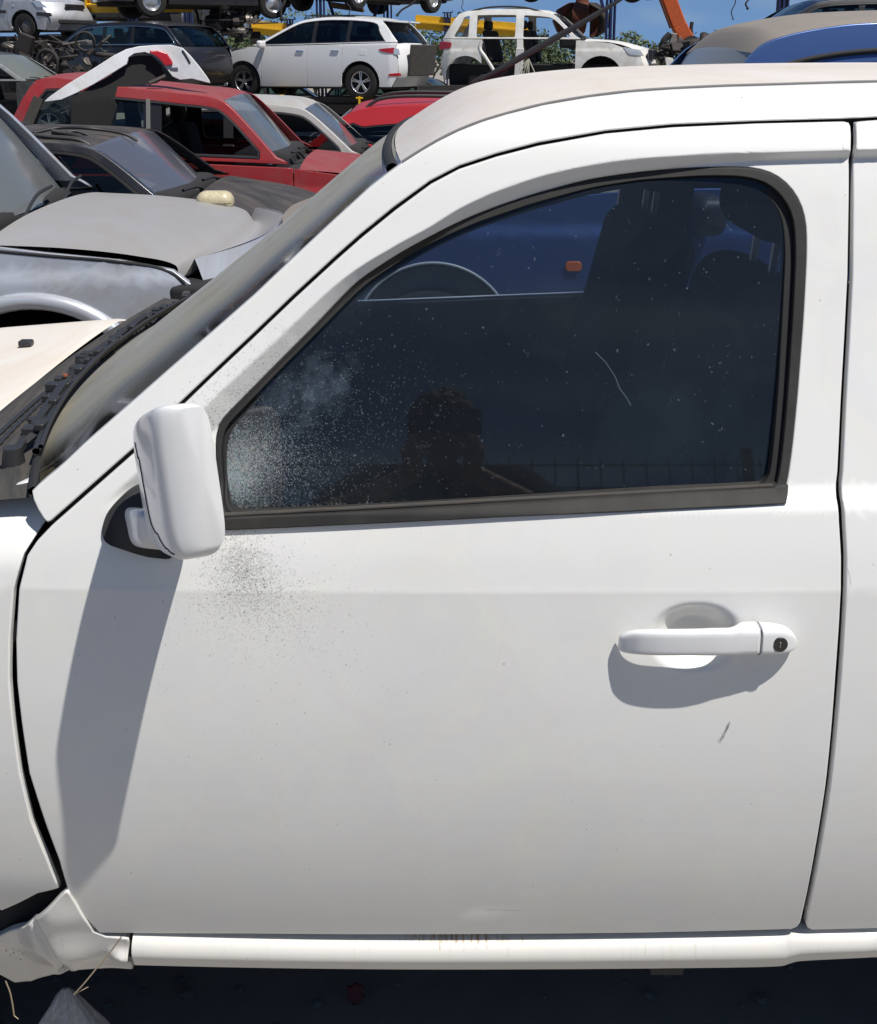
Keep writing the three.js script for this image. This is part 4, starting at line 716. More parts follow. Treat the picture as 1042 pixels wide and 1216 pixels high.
// the silver off-roader behind the pickup's bonnet
const silverDust = dusty([0.70, 0.72, 0.76], [0.62, 0.60, 0.58], 0.12, 4, { metalness: 0.22, roughness: 0.38, clearcoat: 0.6, clearcoatRoughness: 0.15 });
const silverTop = dusty([0.615, 0.615, 0.625], [0.60, 0.58, 0.555], 0.42, 6, { metalness: 0.15, roughness: 0.6, clearcoat: 0.2 });
{
  const c = makeCar({
    name: 'silver_off_roader', label: 'silver off roader with dusty bonnet and black shut line, left behind the white bonnet', W: 1.84,
    ws0: [-1.83, 1.07], ws1: [-2.30, 1.60], roofLine: [[-2.9, 1.70], [-3.9, 1.70]], rw1: [-4.75, 1.62], rw0: [-4.95, 1.06], hoodF: [-0.72, 0.985],
    hoodEdge: [[-1.5, 1.035], [-1.22, 1.005], [-1.02, 0.965], [-0.945, 0.91]], hoodCrown: 0.055, bow: 0.30, creaseY: 0.93, creaseDepth: 1.8,
    front: [[-0.68, 0.90], [-0.62, 0.74], [-0.58, 0.55], [-0.62, 0.36]], rear: [[-5.0, 0.98], [-5.05, 0.6], [-4.98, 0.36]],
    bumperMat: silverDust, xf: -1.556, xr: -4.1, wheelR: 0.36, wheelY: 0.36, archR: 0.45, archFlat: 1.02, doors: [-1.98, -2.95, -3.85], flare: true, paint: silverDust, topPaint: silverTop, screen: hazeGlass(0.62, [0.34, 0.36, 0.36], 0.16), screenBow: 0.12, wheels: true, frame: 0.07, windowTrim: rubber,
    wiperAt: [[0.30, -0.25], [-0.25, -0.72]], edge: 0.06,
  });
  face(c, 0, 0, 5.32, 1);
  const seamPts = [[-1.86, 1.045], [-1.5, 1.012], [-1.22, 0.985], [-1.06, 0.955], [-0.985, 0.915], [-0.955, 0.87]].map(([x, y]) => V(x, y - 0.004, c.half(x, y) - 0.004));
  part('bonnet_gap', tube(seamPts, 0.0085, 40, 6), gapBlack, c.root);
  part('headlight', [(() => { const g = new RoundedBoxGeometry(0.30, 0.21, 0.36, 3, 0.04); g.translate(-0.90, 0.80, 0.70); return g; })()], gapBlack, c.root, 'dark empty headlight recess');
  part('headlight_frame', [(() => { const g = new RoundedBoxGeometry(0.03, 0.17, 0.05, 2, 0.01); g.translate(-0.965, 0.79, 0.885); return g; })()], greyPlastic, c.root);
  for (const [px, py, d] of [[65, 255, 5.3], [125, 243.5, 5.75]]) { const p = at(px, py, d); part('washer_jet', [new RoundedBoxGeometry(0.03, 0.018, 0.03, 1, 0.004).translate(p.x, p.y, p.z + 5.32)], blackPlastic, c.root); }
}
// the black hatchback behind it
const blackDust = dusty([0.12, 0.12, 0.13], [0.36, 0.33, 0.30], 0.10, 8, { roughness: 0.42, clearcoat: 0.6, clearcoatRoughness: 0.15 });
const blackTop = dusty([0.15, 0.148, 0.15], [0.40, 0.36, 0.33], 0.36, 14, { roughness: 0.75, clearcoat: 0.1 });
{
  const c = makeCar({
    name: 'black_hatchback', label: 'dusty black hatchback with a cream door mirror, between silver off roader and red car', W: 1.72,
    ws0: [-1.40, 0.985], ws1: [-1.79, 1.275], roofLine: [[-2.25, 1.315], [-2.8, 1.315]], rw1: [-3.5, 1.25], rw0: [-4.0, 1.0], hoodF: [-0.5, 0.80], bow: 0.2,
    front: [[-0.48, 0.74], [-0.40, 0.55], [-0.44, 0.25]], rear: [[-4.1, 0.9], [-4.15, 0.6], [-4.1, 0.3]], hoodCrown: 0.07,
    xf: -1.05, xr: -3.5, wheelR: 0.30, archR: 0.36, doors: [-1.55, -2.55, null], pillars: [-2.6], paint: blackDust, topPaint: blackTop, frame: [0.045, 0.04, 0.05, 0.02], glass: darkGlass, screen: hazeGlass(0.72, [0.30, 0.32, 0.40], 0.12), screenBow: 0.17, wiperAt: [[0.05, 0.55], [-0.5, 0.0]], edge: 0.06, windowTrim: rubberDark, roofCrown: 0.02,
  });
  face(c, 0, 0, 6.95, 1);
  const p = at(256, 239, 5.95), z = -5.95 + 6.95;
  const cream = dusty([0.80, 0.77, 0.66], [0.62, 0.56, 0.42], 0.3, 17, { roughness: 0.5 });
  const g = new RoundedBoxGeometry(0.185, 0.105, 0.13, 6, 0.05); g.translate(p.x, p.y, p.z + 6.95);
  const m = part('door_mirror', g, cream, c.root, 'cream door mirror standing out from the black car');
  part('mirror_seam', [bar(V(p.x - 0.09, p.y - 0.008, p.z + 6.95 + 0.064), V(p.x + 0.09, p.y - 0.003, p.z + 6.95 + 0.064), 0.005)], std({ color: rgb(0.2, 0.17, 0.11), roughness: 0.9 }), m);
  part('mirror_arm', [bar(V(p.x - 0.26, p.y - 0.06, c.half(-1.5, 0.95) - 0.02), V(p.x - 0.08, p.y - 0.045, p.z + 6.95), 0.03)], blackPlastic, m);
  const q = [[20, 158], [60, 163], [95, 167], [112, 176], [118, 181]].map(([px, py]) => at(px, py, 6.35)).map((v) => V(v.x, v.y, v.z + 6.95));
  part('roof_strip', tube(q, 0.012, 24, 6), blackPlastic, c.root);
  // a parcel on the dashboard shows pale through the screen
  part('parcel', [(() => { const b = new RoundedBoxGeometry(0.22, 0.07, 0.2, 2, 0.02); b.rotateZ(-0.4); b.translate(-1.62, 1.0, 0.25); return b; })()], std({ color: rgb(0.55, 0.56, 0.40), roughness: 0.8 }), c.root);
}
{ // loose wiper arms lying on the black roof
  const pts = [[55, 158], [80, 153], [110, 152], [140, 158], [160, 166]].map(([px, py]) => at(px, py, 6.7));
  const a = thing('wiper_blade', 'black wiper blades tangled on the roof of the black hatchback', 'wiper blade', [pts[2].x, pts[2].y, pts[2].z]);
  const loc = (px, py, d) => at(px, py, d).sub(a.position);
  part('blade', [tube([[40, 158, 6.6], [70, 152, 6.7], [110, 153, 6.7], [150, 160, 6.8], [163, 167, 6.8]].map((q) => loc(...q)), 0.010, 24, 5)], blackPlastic, a);
  part('arm', [tube([[62, 156, 6.55], [85, 160, 6.55], [104, 168, 6.5], [118, 180, 6.4]].map((q) => loc(...q)), 0.016, 20, 6), tube([[70, 160, 6.55], [90, 156, 6.6], [122, 169, 6.6]].map((q) => loc(...q)), 0.010, 16, 5)], blackPlastic, a);
}
// the red hatchback
const redPaint = dusty([0.60, 0.13, 0.14], [0.54, 0.32, 0.30], 0.24, 23, { roughness: 0.5, clearcoat: 0.35, clearcoatRoughness: 0.25 });
const redTop = dusty([0.55, 0.15, 0.16], [0.52, 0.34, 0.32], 0.5, 25, { roughness: 0.7, clearcoat: 0.15 });
{
  const c = makeCar({
    name: 'red_hatchback', label: 'red boxy hatchback with dark windows, a white panel lying across its roof', W: 1.64,
    ws0: [-1.04, 1.02], ws1: [-1.44, 1.44], roofLine: [[-1.75, 1.50], [-2.2, 1.545]], rw1: [-2.72, 1.585], rw0: [-3.0, 1.10], hoodF: [0.05, 0.86], bow: 0.14, tumble: 0.24,
    front: [[0.10, 0.80], [0.18, 0.55], [0.14, 0.26]], rear: [[-3.06, 1.0], [-3.12, 0.6], [-3.06, 0.3]],
    xf: -0.55, xr: -2.7, wheelR: 0.28, archR: 0.34, doors: [-0.98, -2.0, null], pillars: [-1.93, -2.42], pillarW: 0.06, paint: redPaint, topPaint: redTop, frame: [0.055, 0.07, 0.10, 0.03], noGlass: [0], glass: tint(0.55, 0.6, 0.58), screen: hazeGlass(0.7, [0.34, 0.37, 0.38], 0.12), windowTrim: blackPlastic, handleY: 0.88, edge: 0.06, wiperAt: [[0.1, 0.5], [-0.35, 0.1]], screenBow: 0.12, roofCrown: 0.03,
  });
  face(c, 0, 0, 8.82, 1);
  part('pillar_trim', [bar(V(-1.955, 1.02, c.half(-1.95, 1.02) + 0.006), V(-1.955, 1.46, c.half(-1.95, 1.46) + 0.008), 0.028, 0.012)], std({ color: rgb(0.18, 0.18, 0.17), roughness: 0.6 }), c.root);
  part('rear_pillar_vent', [bar(V(-2.86, 1.12, c.half(-2.86, 1.12) - 0.002), V(-2.70, 1.47, c.half(-2.7, 1.47) + 0.004), 0.07, 0.012)], greyPlastic, c.root);
}
// the white car panel lying on the red roof, its tail lamp still in it
{
  const Sd = (x, h) => 7.86 + 0.42 * smooth(-2.55, -1.75, x) + 0.22 * Math.max(0, h - 1.45) - 0.05 * Math.sin((x + 2) * 4);
  const onS = (l, f = Sd) => l.map(([x, y]) => hit(x, y, f, 6, 10));
  const outline = onS([[51, 121.5], [60, 114], [80, 100], [110, 82], [135, 66], [150, 58.5], [165, 55], [185, 53.5], [203, 53.2], [217, 57], [226, 66], [236, 78], [245, 90], [251, 99.5], [240, 96.5], [228, 93.5], [214, 95], [205, 91], [198, 82], [190, 72], [181, 65], [172, 62], [160, 63.5], [153, 68], [151, 76], [135, 86], [110, 101], [90, 111], [73, 118.5]]);
  const c = thing('white_wing_panel', 'torn off white rear wing panel with red tail lamp lying on the red car', 'car panel', [-2.0, 1.55, -8.1]);
  const wp = (n, g, m) => { g = Array.isArray(g) ? join(g) : g; g.translate(2.0, -1.55, 8.1); return part(n, g, m, c); };
  wp('panel', panel(outline, [], Sd, { edge: 0.025, r: 0.004, deep: 0.015, uv: [-3, 1, 2, 2], eps: 0.003 }), dusty([0.84, 0.85, 0.87], [0.7, 0.68, 0.63], 0.12, 31));
  wp('tail_lamp', panel(soft(onS([[177, 60.5], [190, 60], [199, 63], [205.5, 73], [206, 77], [197, 78.5], [190, 70]]), 0.01), [], (x, y) => Sd(x, y) - 0.022, { edge: 0.02, r: 0.008, deep: 0.03, eps: 0.003 }), redLens);
  { const p = onS([[207, 82]])[0]; wp('badge', [new RoundedBoxGeometry(0.055, 0.022, 0.006, 1, 0.002).translate(p[0], p[1], -Sd(...p) + 0.004)], std({ color: rgb(0.25, 0.26, 0.28), metalness: 0.6, roughness: 0.4 })); }
  wp('fuel_flap_gap', tube(onS([[217, 60], [221, 66], [226, 75]]).map(([x, y]) => V(x, y, -Sd(x, y) + 0.001)), 0.007, 12, 5), gapBlack);
  const Sl = (x, h) => Sd(x, h) + 0.06 - 0.10 * smooth(-2.2, -2.5, x);
  wp('arch_liner', panel(onS([[86, 116], [110, 101], [135, 87], [150, 77], [153, 68], [165, 63], [180, 66], [192, 78], [196, 92], [186, 99], [148, 103], [139, 128], [137, 152], [84, 152]], Sl), [], Sl, { edge: 0.05, deep: 0.01, eps: 0.003 }), underMat);
  { const [a, b] = onS([[178, 99], [197, 90]]); wp('bracket', [bar(V(a[0], a[1], -Sd(...a) + 0.03), V(b[0], b[1], -Sd(...b) + 0.01), 0.02)], greyPlastic); }
}
// silver saloon and red estate behind the windscreen of the pickup
{
  const c = makeCar({
    name: 'silver_saloon', label: 'pale silver car with missing front door glass, partly hidden behind the red hatchback', W: 1.7,
    ws0: [-0.66, 0.92], ws1: [-1.10, 1.30], roofLine: [[-1.5, 1.355]], rw1: [-2.2, 1.34], rw0: [-2.9, 0.98], hoodF: [0.3, 0.80], bow: 0.16,
    front: [[0.36, 0.72], [0.44, 0.5], [0.40, 0.24]], rear: [[-3.4, 0.9], [-3.5, 0.6], [-3.45, 0.3]],
    xf: -0.3, xr: -2.8, wheelR: 0.29, archR: 0.35, doors: [-0.75, -1.75, null], noGlass: [0], paint: dusty([0.72, 0.72, 0.715], [0.66, 0.63, 0.58], 0.3, 33, { metalness: 0.3 }), topPaint: dusty([0.70, 0.70, 0.695], [0.64, 0.61, 0.56], 0.35, 34), screen: hazeGlass(0.72, [0.32, 0.34, 0.36], 0.12), windowTrim: blackPlastic, screenBow: 0.14,
  });
  face(c, 0, 0, 10.75, 1);
}
{
  const c = makeCar({
    name: 'red_estate', label: 'bright red estate car with black roof rails, only its roof showing behind the pickup', category: 'car', W: 1.72,
    ws0: [0.45, 0.95], ws1: [0.02, 1.27], roofLine: [[-0.25, 1.335], [-1.0, 1.37]], rw1: [-2.3, 1.33], rw0: [-2.6, 0.98], hoodF: [1.4, 0.8], bow: 0.16,
    front: [[1.45, 0.72], [1.52, 0.5], [1.48, 0.24]], rear: [[-2.66, 0.9], [-2.7, 0.6], [-2.66, 0.3]],
    xf: 0.8, xr: -1.9, wheelR: 0.3, archR: 0.36, doors: [0.4, -0.6, -1.6], paint: gloss(0.42, 0.014, 0.018), topPaint: dusty([0.68, 0.13, 0.14], [0.6, 0.3, 0.28], 0.12, 35, { clearcoat: 0.6 }), rails: true, glass: darkGlass, frame: [0.08, 0.17, 0.10, 0.02],
  });
  face(c, -0.85, -0.07, 12.3, -1);
}
// the blue car standing right behind the pickup, its roof above it and its wing seen through the cab
{
  const bluePaint = phys({ color: rgb(0.055, 0.11, 0.29), roughness: 0.36, metalness: 0.5, clearcoat: 0.9, clearcoatRoughness: 0.10 });
  const blueTop = dusty([0.50, 0.48, 0.46], [0.56, 0.52, 0.475], 0.5, 41, { roughness: 0.8, clearcoat: 0.05 });
  const Yo = 0.25, px = (x) => -(x - 0.0);
  const c = makeCar({
    name: 'blue_car', label: 'metallic blue car with dusty roof and amber side lamp, seen over and through the pickup', W: 1.72,
    ws0: [-0.82, 1.00], ws1: [-1.22, 1.50], roofLine: [[-1.36, 1.575], [-1.6, 1.615], [-2.0, 1.63], [-2.6, 1.63]], rw1: [-3.3, 1.58], rw0: [-3.6, 1.02], hoodF: [0.70, 0.78], bow: 0.22,
    hoodEdge: [[-0.3, 0.955], [0.35, 0.87]], front: [[0.76, 0.70], [0.86, 0.5], [0.82, 0.25]], rear: [[-3.68, 0.95], [-3.75, 0.6], [-3.7, 0.3]], belt: 1.0,
    xf: 0.02, xr: -2.6, wheelR: 0.30, wheelY: 0.385, archR: 0.315, doors: [-0.80, -1.82, -2.75], paint: bluePaint, topPaint: blueTop, screen: hazeGlass(0.45, [0.42, 0.43, 0.42], 0.3), glass: tint(0.55, 0.60, 0.58), frame: 0.15, tumble: 0.16, windowTrim: blackPlastic, creaseY: 0.83, creaseDepth: 1.6, roofCrown: 0.06, screenBow: 0.15, edge: 0.05,
    mirror: [-1.02, 0.91, blackPlastic], patches: [['side_lamp', [[-0.50, 0.672], [-0.565, 0.672], [-0.565, 0.712], [-0.50, 0.712]], amberLens, 0.012]], handleY: 0.82,
  });
  face(c, 0.0, Yo, 5.46, -1);
  for (const x of [0.5, -2.2]) part('axle_stand', [bar(V(x - 0.3, -Yo, 0.4), V(x - 0.3, 0.3, 0.4), 0.16), bar(V(x - 0.3, -Yo, -0.4), V(x - 0.3, 0.3, -0.4), 0.16)], steelRim, c.root);
  const lip = []; for (let i = 0; i <= 16; i++) { const a = Math.PI * i / 16; const x = 0.02 + 0.318 * Math.cos(a), y = 0.385 + 0.318 * Math.sin(a); lip.push(V(x, y, -c.half(x, y) - 0.002)); }
  part('arch_lip', tube(lip, 0.006, 40, 6), std({ color: rgb(0.5, 0.52, 0.52), roughness: 0.4 }), c.root);
  part('wing_liner', [(() => { const g = new THREE.CylinderGeometry(0.30, 0.30, 0.30, 32, 1, false, 0, Math.PI * 2); g.rotateX(Math.PI / 2); g.translate(0.02, 0.385, -c.half(0, 0.5) + 0.20); return g; })()], std({ color: rgb(0.13, 0.15, 0.145), roughness: 0.9 }), c.root);
  part('roof_gutter', tube([[-1.16, 1.36], [-1.30, 1.475], [-1.5, 1.53], [-1.9, 1.56], [-2.6, 1.565], [-3.2, 1.54]].map(([x, y]) => V(x, y - 0.035, -c.half(x, y - 0.035) - 0.003)), 0.012, 40, 6), gapBlack, c.root);
}
// ------------------------------------------------------------------ the racks and the cars standing on them
const px2x = (px, d) => at(px, 60, d).x, px2y = (py, d) => at(521, py, d).y;
const whitePaint = phys({ color: rgb(0.74, 0.745, 0.75), roughness: 0.38, clearcoat: 0.7, clearcoatRoughness: 0.12 });
const whiteDust = dusty([0.88, 0.88, 0.87], [0.76, 0.72, 0.65], 0.22, 51);
const rackBlue = std({ map: dustNoise([0.05, 0.13, 0.36], [0.18, 0.19, 0.24], 0.2, 3, 3, 52), roughness: 0.6 });
const rackYellow = std({ map: dustNoise([0.88, 0.70, 0.10], [0.55, 0.42, 0.18], 0.15, 3, 3, 53), roughness: 0.55 });
const rackDark = std({ map: dustNoise([0.15, 0.15, 0.16], [0.35, 0.28, 0.22], 0.25, 3, 3, 54), roughness: 0.8 });
const blackGloss = gloss(0.012, 0.012, 0.015), rust = std({ map: dustNoise([0.42, 0.20, 0.11], [0.25, 0.15, 0.11], 0.4, 4, 4, 55), roughness: 0.85 });
const orangePaint = std({ map: dustNoise([0.82, 0.36, 0.13], [0.50, 0.25, 0.14], 0.3, 4, 4, 56), roughness: 0.55 });
const greyMetal = std({ map: dustNoise([0.55, 0.55, 0.55], [0.30, 0.25, 0.20], 0.4, 4, 4, 57), metalness: 0.6, roughness: 0.5 });
{ // white SUV
  const c = makeCar({
    name: 'white_suv', label: 'complete white SUV on the rack, left of the stripped one', category: 'SUV', W: 1.87,
    ws0: [1.10, 1.08], ws1: [0.12, 1.565], roofLine: [[-0.5, 1.645], [-1.2, 1.63]], rw1: [-1.78, 1.545], rw0: [-2.16, 1.14], hoodF: [2.12, 0.86], bow: 0.30, tumble: 0.42,
    hoodEdge: [[1.6, 1.0]], front: [[2.22, 0.76], [2.34, 0.52], [2.28, 0.24]], rear: [[-2.26, 1.0], [-2.34, 0.72], [-2.32, 0.5], [-2.2, 0.28]],
    xf: 1.375, xr: -1.375, wheelR: 0.365, archR: 0.425, doors: [0.92, -0.17, -0.98], pillars: [-0.30, -1.08], frame: [0.05, 0.05, 0.17, 0.02], paint: whitePaint, glass: tint(0.13, 0.14, 0.14), screen: darkGlass, handleMat: chrome, handleY: 0.98, windowTrim: blackPlastic,
    spokes: 5, rim: alloy, mirror: [0.84, 1.12, whitePaint], creaseY: 0.45, creaseDepth: 0, edge: 0.05, sill: 0.27, sillMat: blackPlastic, archFlat: 1.0,
    patches: [['tail_lamp', [[-2.1, 0.93], [-1.86, 0.965], [-1.78, 1.02], [-2.12, 1.05]], redLens, 0.012], ['tail_lamp_lens', [[-2.22, 0.90], [-2.10, 0.92], [-2.10, 1.03], [-2.19, 1.03]], headGlass, 0.016], ['reflector', [[-2.25, 0.50], [-2.0, 0.49], [-2.0, 0.54], [-2.22, 0.56]], redLens, 0.01], ['fuel_flap', [[-1.52, 0.90], [-1.36, 0.90], [-1.36, 1.02], [-1.52, 1.02]], whitePaint, 0.003], ['headlight', [[2.0, 0.80], [1.84, 0.88], [1.72, 0.86], [1.86, 0.78]], headGlass, 0.01]],
  });
  face(c, -2.50, 0.84, 25.9, -1, -0.40);
  part('roof_panel', [(() => { const g = new RoundedBoxGeometry(1.15, 0.02, 1.05, 1, 0.008); g.translate(-0.5, 1.69, 0); return g; })()], blackGloss, c.root, 'black glass roof panel');
  part('tailgate_trim', [(() => { const g = new RoundedBoxGeometry(0.06, 0.62, 1.25, 2, 0.02); g.rotateZ(0.1); g.translate(-2.34, 0.80, 0.05); return g; })()], greyPlastic, c.root);
  part('roof_spoiler', [(() => { const g = new RoundedBoxGeometry(0.30, 0.035, 1.2, 2, 0.015); g.rotateZ(0.12); g.translate(-1.90, 1.565, 0); return g; })()], whitePaint, c.root);
}
{ // stripped SUV
  const c = makeCar({
    name: 'stripped_suv', label: 'white SUV shell without doors, glass or wheels, the rightmost car on the rack', category: 'SUV', W: 1.81,
    ws0: [0.88, 1.10], ws1: [0.36, 1.57], roofLine: [[-0.2, 1.64], [-0.9, 1.65]], rw1: [-1.45, 1.60], rw0: [-1.78, 1.12], hoodF: [2.12, 0.92], bow: 0.24,
    hoodEdge: [[1.5, 1.045]], front: [[2.20, 0.84], [2.28, 0.62], [2.24, 0.32]], rear: [[-1.84, 1.0], [-1.92, 0.7], [-1.86, 0.35]],
    xf: 1.3, xr: -1.3, wheelR: 0.34, wheelY: 0.40, archR: 0.41, wheels: false, doors: [0.82, -0.27, -0.98], pillars: [-0.27, -1.18], pillarW: 0.075, bodyPillars: true, frame: [0.06, 0.085, 0.17, 0.03], missing: ['front_door', 'rear_door'], noGlass: [0, 1, 2], paint: whiteDust, interior: true, handles: false, edge: 0.06, rails: true, screen: tint(0.5, 0.55, 0.55), rearGlass: tint(0.8, 0.82, 0.82), creaseY: 0.92,
    patches: [['tail_lamp', [[-1.86, 0.93], [-1.60, 0.95], [-1.58, 1.06], [-1.84, 1.08]], redLens, 0.012], ['headlight', [[2.10, 0.80], [1.82, 0.84], [1.70, 0.97], [2.02, 0.92]], headGlass, 0.012]],
  });
  face(c, px2x(641, 24.0), 0.92, 24.0, 1, -0.24);
  for (const s of [1, -1]) part('door_pillar', [bar(V(-0.27, 0.30, s * (c.half(-0.27, 0.4) - 0.04)), V(-0.24, 0.95, s * (c.half(-0.27, 0.9) - 0.035)), 0.15, 0.07), bar(V(-0.24, 0.93, s * (c.half(-0.27, 0.9) - 0.035)), V(-0.25, 1.16, s * (c.half(-0.27, 1.15) - 0.035)), 0.12, 0.06)], whiteDust, c.root);
  part('door_sill', [bar(V(-0.95, 0.34, c.half(-0.9, 0.4) - 0.06), V(0.82, 0.34, c.half(0.8, 0.4) - 0.06), 0.10, 0.12)], whiteDust, c.root);
  part('door_aperture', [tube([V(-0.99, 1.08, c.half(-0.98, 1.08) - 0.01), V(-1.02, 0.95, c.half(-1, 0.95) - 0.01), V(-0.90, 0.78, c.half(-0.9, 0.78) - 0.01), V(-0.72, 0.5, c.half(-0.8, 0.5) - 0.01), V(-0.68, 0.36, c.half(-0.7, 0.4) - 0.01)], 0.035, 20, 6)], whiteDust, c.root);
  part('grille', [(() => { const g = new RoundedBoxGeometry(0.10, 0.20, 1.3, 3, 0.03); g.translate(2.20, 0.83, 0); return g; })()], blackGloss, c.root);
  part('lower_grille', [(() => { const g = new RoundedBoxGeometry(0.12, 0.24, 1.4, 3, 0.03); g.translate(2.24, 0.55, 0.02); return g; })()], greyPlastic, c.root);
  part('engine', [(() => { const g = new RoundedBoxGeometry(0.7, 0.4, 0.9, 2, 0.05); g.translate(1.25, 0.62, 0); return g; })()], underMat, c.root);
  part('wiring', [...Array(7)].map((_, i) => { seedState = 900 + i; return tube([V(-0.25 + rr(0, 0.3), 0.75, c.half(0, 0.6) - 0.08), V(-0.15 + rr(-0.1, 0.3), 0.5 + rr(-0.1, 0.1), c.half(0, 0.6) - 0.02), V(-0.1 + rr(-0.1, 0.3), 0.36, c.half(0, 0.6) - 0.1)], 0.012, 10, 5); }), std({ color: rgb(0.35, 0.34, 0.28), roughness: 0.8 }), c.root);
}
{ // silver hatchback on the upper level
  const c = makeCar({
    name: 'silver_hatchback', label: 'silver hatchback high on the rack at the upper left corner, front wheel showing', W: 1.7,
    ws0: [0.98, 0.97], ws1: [0.18, 1.42], roofLine: [[-0.6, 1.48]], rw1: [-1.6, 1.40], rw0: [-2.0, 0.98], hoodF: [1.88, 0.80], bow: 0.26, hoodCrown: 0.06,
    front: [[1.96, 0.70], [2.06, 0.48], [2.0, 0.22]], rear: [[-2.05, 0.9], [-2.1, 0.6], [-2.05, 0.3]], xf: 1.25, xr: -1.3, wheelR: 0.30, archR: 0.355, doors: [0.82, -0.25, -1.0], paint: dusty([0.74, 0.75, 0.78], [0.6, 0.58, 0.55], 0.12, 61, { metalness: 0.5 }), moulding: 0.62, rim: greyMetal, edge: 0.06, mirror: [0.75, 1.0, silverDust], sill: 0.24,
    patches: [['headlight', [[1.90, 0.68], [1.66, 0.70], [1.52, 0.84], [1.74, 0.83]], headGlass, 0.014], ['bumper_strip', [[1.96, 0.50], [1.62, 0.52], [1.62, 0.60], [1.95, 0.58]], blackPlastic, 0.01], ['indicator', [[1.05, 0.72], [0.97, 0.72], [0.97, 0.75], [1.05, 0.75]], headGlass, 0.01]],
  });
  face(c, -9.88, px2y(48.5, 27.3), 28.1, 1, -0.42);
  part('grille', [(() => { const g = new RoundedBoxGeometry(0.06, 0.10, 0.62, 3, 0.03); g.translate(1.99, 0.73, 0.0); return g; })()], blackGloss, c.root);
  part('lower_grille', [(() => { const g = new RoundedBoxGeometry(0.08, 0.10, 1.2, 3, 0.03); g.translate(2.05, 0.40, 0); return g; })()], blackPlastic, c.root);
}
const wreckGlass = tint(0.30, 0.42, 0.40);
const blackCar = (name, label, extra = {}) => makeCar({
  name, label, W: 1.78, ws0: [0.95, 1.0], ws1: [0.30, 1.40], roofLine: [[-0.3, 1.46], [-1.2, 1.46]], rw1: [-1.85, 1.38], rw0: [-2.25, 1.0], hoodF: [1.75, 0.80], bow: 0.2,
  front: [[1.82, 0.72], [1.9, 0.5], [1.86, 0.26]], rear: [[-2.32, 0.9], [-2.38, 0.6], [-2.3, 0.3]], xf: 1.3, xr: -1.35, wheelR: 0.31, archR: 0.37, doors: [0.80, -0.30, -1.15], paint: blackGloss, glass: wreckGlass, windowTrim: chrome, rim: alloy, spokes: 5, ...extra });
{ // black estate wreck, its front torn away
  const c = blackCar('black_estate', 'wrecked black estate car with silver window trim, behind the white panel', { missing: ['front_wing', 'bonnet'], wheels: false, topPaint: gloss(0.02, 0.02, 0.024), edge: 0.08, patches: [['tail_lamp', [[-2.28, 0.80], [-2.02, 0.86], [-2.02, 0.95], [-2.24, 0.95]], headGlass, 0.01]] });
  face(c, -6.55, 0.90, 25.2, -1, -0.5);
  part('crumpled_wing', [...Array(16)].map((_, i) => { seedState = 400 + i * 7; const g = new RoundedBoxGeometry(rr(0.15, 0.5), rr(0.02, 0.06), rr(0.2, 0.6), 1, 0.008); g.rotateX(rr(-2, 2)); g.rotateZ(rr(-1.5, 1.5)); g.translate(rr(0.9, 2.0), rr(0.35, 0.85), rr(-0.7, 0.75)); return g; }), blackGloss, c.root);
  part('engine', [...Array(22)].map((_, i) => { seedState = 600 + i * 13; const g = i % 3 ? new RoundedBoxGeometry(rr(0.08, 0.3), rr(0.08, 0.3), rr(0.08, 0.3), 2, 0.02) : new THREE.CylinderGeometry(0.07, 0.08, rr(0.1, 0.3), 14); g.rotateX(rr(-2, 2)); g.rotateZ(rr(-2, 2)); g.translate(rr(1.0, 1.9), rr(0.4, 0.9), rr(-0.5, 0.6)); return g; }), greyMetal, c.root);
}
{
  const c = blackCar('dark_green_car', 'dark car with bright edged door opening at the left edge, above the red hatchback', { paint: dusty([0.16, 0.17, 0.16], [0.4, 0.4, 0.36], 0.2, 66), frameMat: dusty([0.55, 0.56, 0.57], [0.4, 0.4, 0.36], 0.2, 67), noGlass: [0, 1, 2], missing: ['front_door'], screen: hazeGlass(0.5, [0.30, 0.32, 0.28]), windowTrim: undefined, edge: 0.08 });
  face(c, px2x(36, 20) - 0.98, 0.32, 20.9, 1, -0.1);
}
{
  const c = blackCar('black_saloon', 'black car with greenish windows standing high above the blue car roof', { edge: 0.08, windowTrim: blackPlastic, glass: tint(0.28, 0.33, 0.32) });
  face(c, px2x(962, 16) + 0.35, 1.0, 16.8, -1);
}
// cars on the topmost level: only their undersides and wheels reach into the picture
const topCars = [
  ['raised_dark_car', 'dark car on the top level above the white SUV, seen from below', px2x(436, 27), 2.66, 27.2, -1, 0.95],
  ['raised_dark_car', 'dark car on the top level above the black estate, one tyre hanging low', px2x(232, 25.5), 2.50, 26.6, 1, 0.5],
  ['raised_dark_car', 'dark car on the top level above the stripped SUV, only its tyres showing', px2x(702, 30), 3.05, 31, -1, 0.1],
];
for (const [n, l, x, y, d, dir, yaw] of topCars) { const c = blackCar(n, l, { edge: 0.14, oneSide: false, interior: false, group: undefined, spokes: 0 }); face(c, x, y, d, dir, yaw); part('axle', [bar(V(1.3, 0.30, -0.75), V(1.3, 0.30, 0.75), 0.09), bar(V(-1.35, 0.30, -0.75), V(-1.35, 0.30, 0.75), 0.12), bar(V(-1.3, 0.24, 0.1), V(1.2, 0.24, 0.1), 0.10)], rackDark, c.root); }
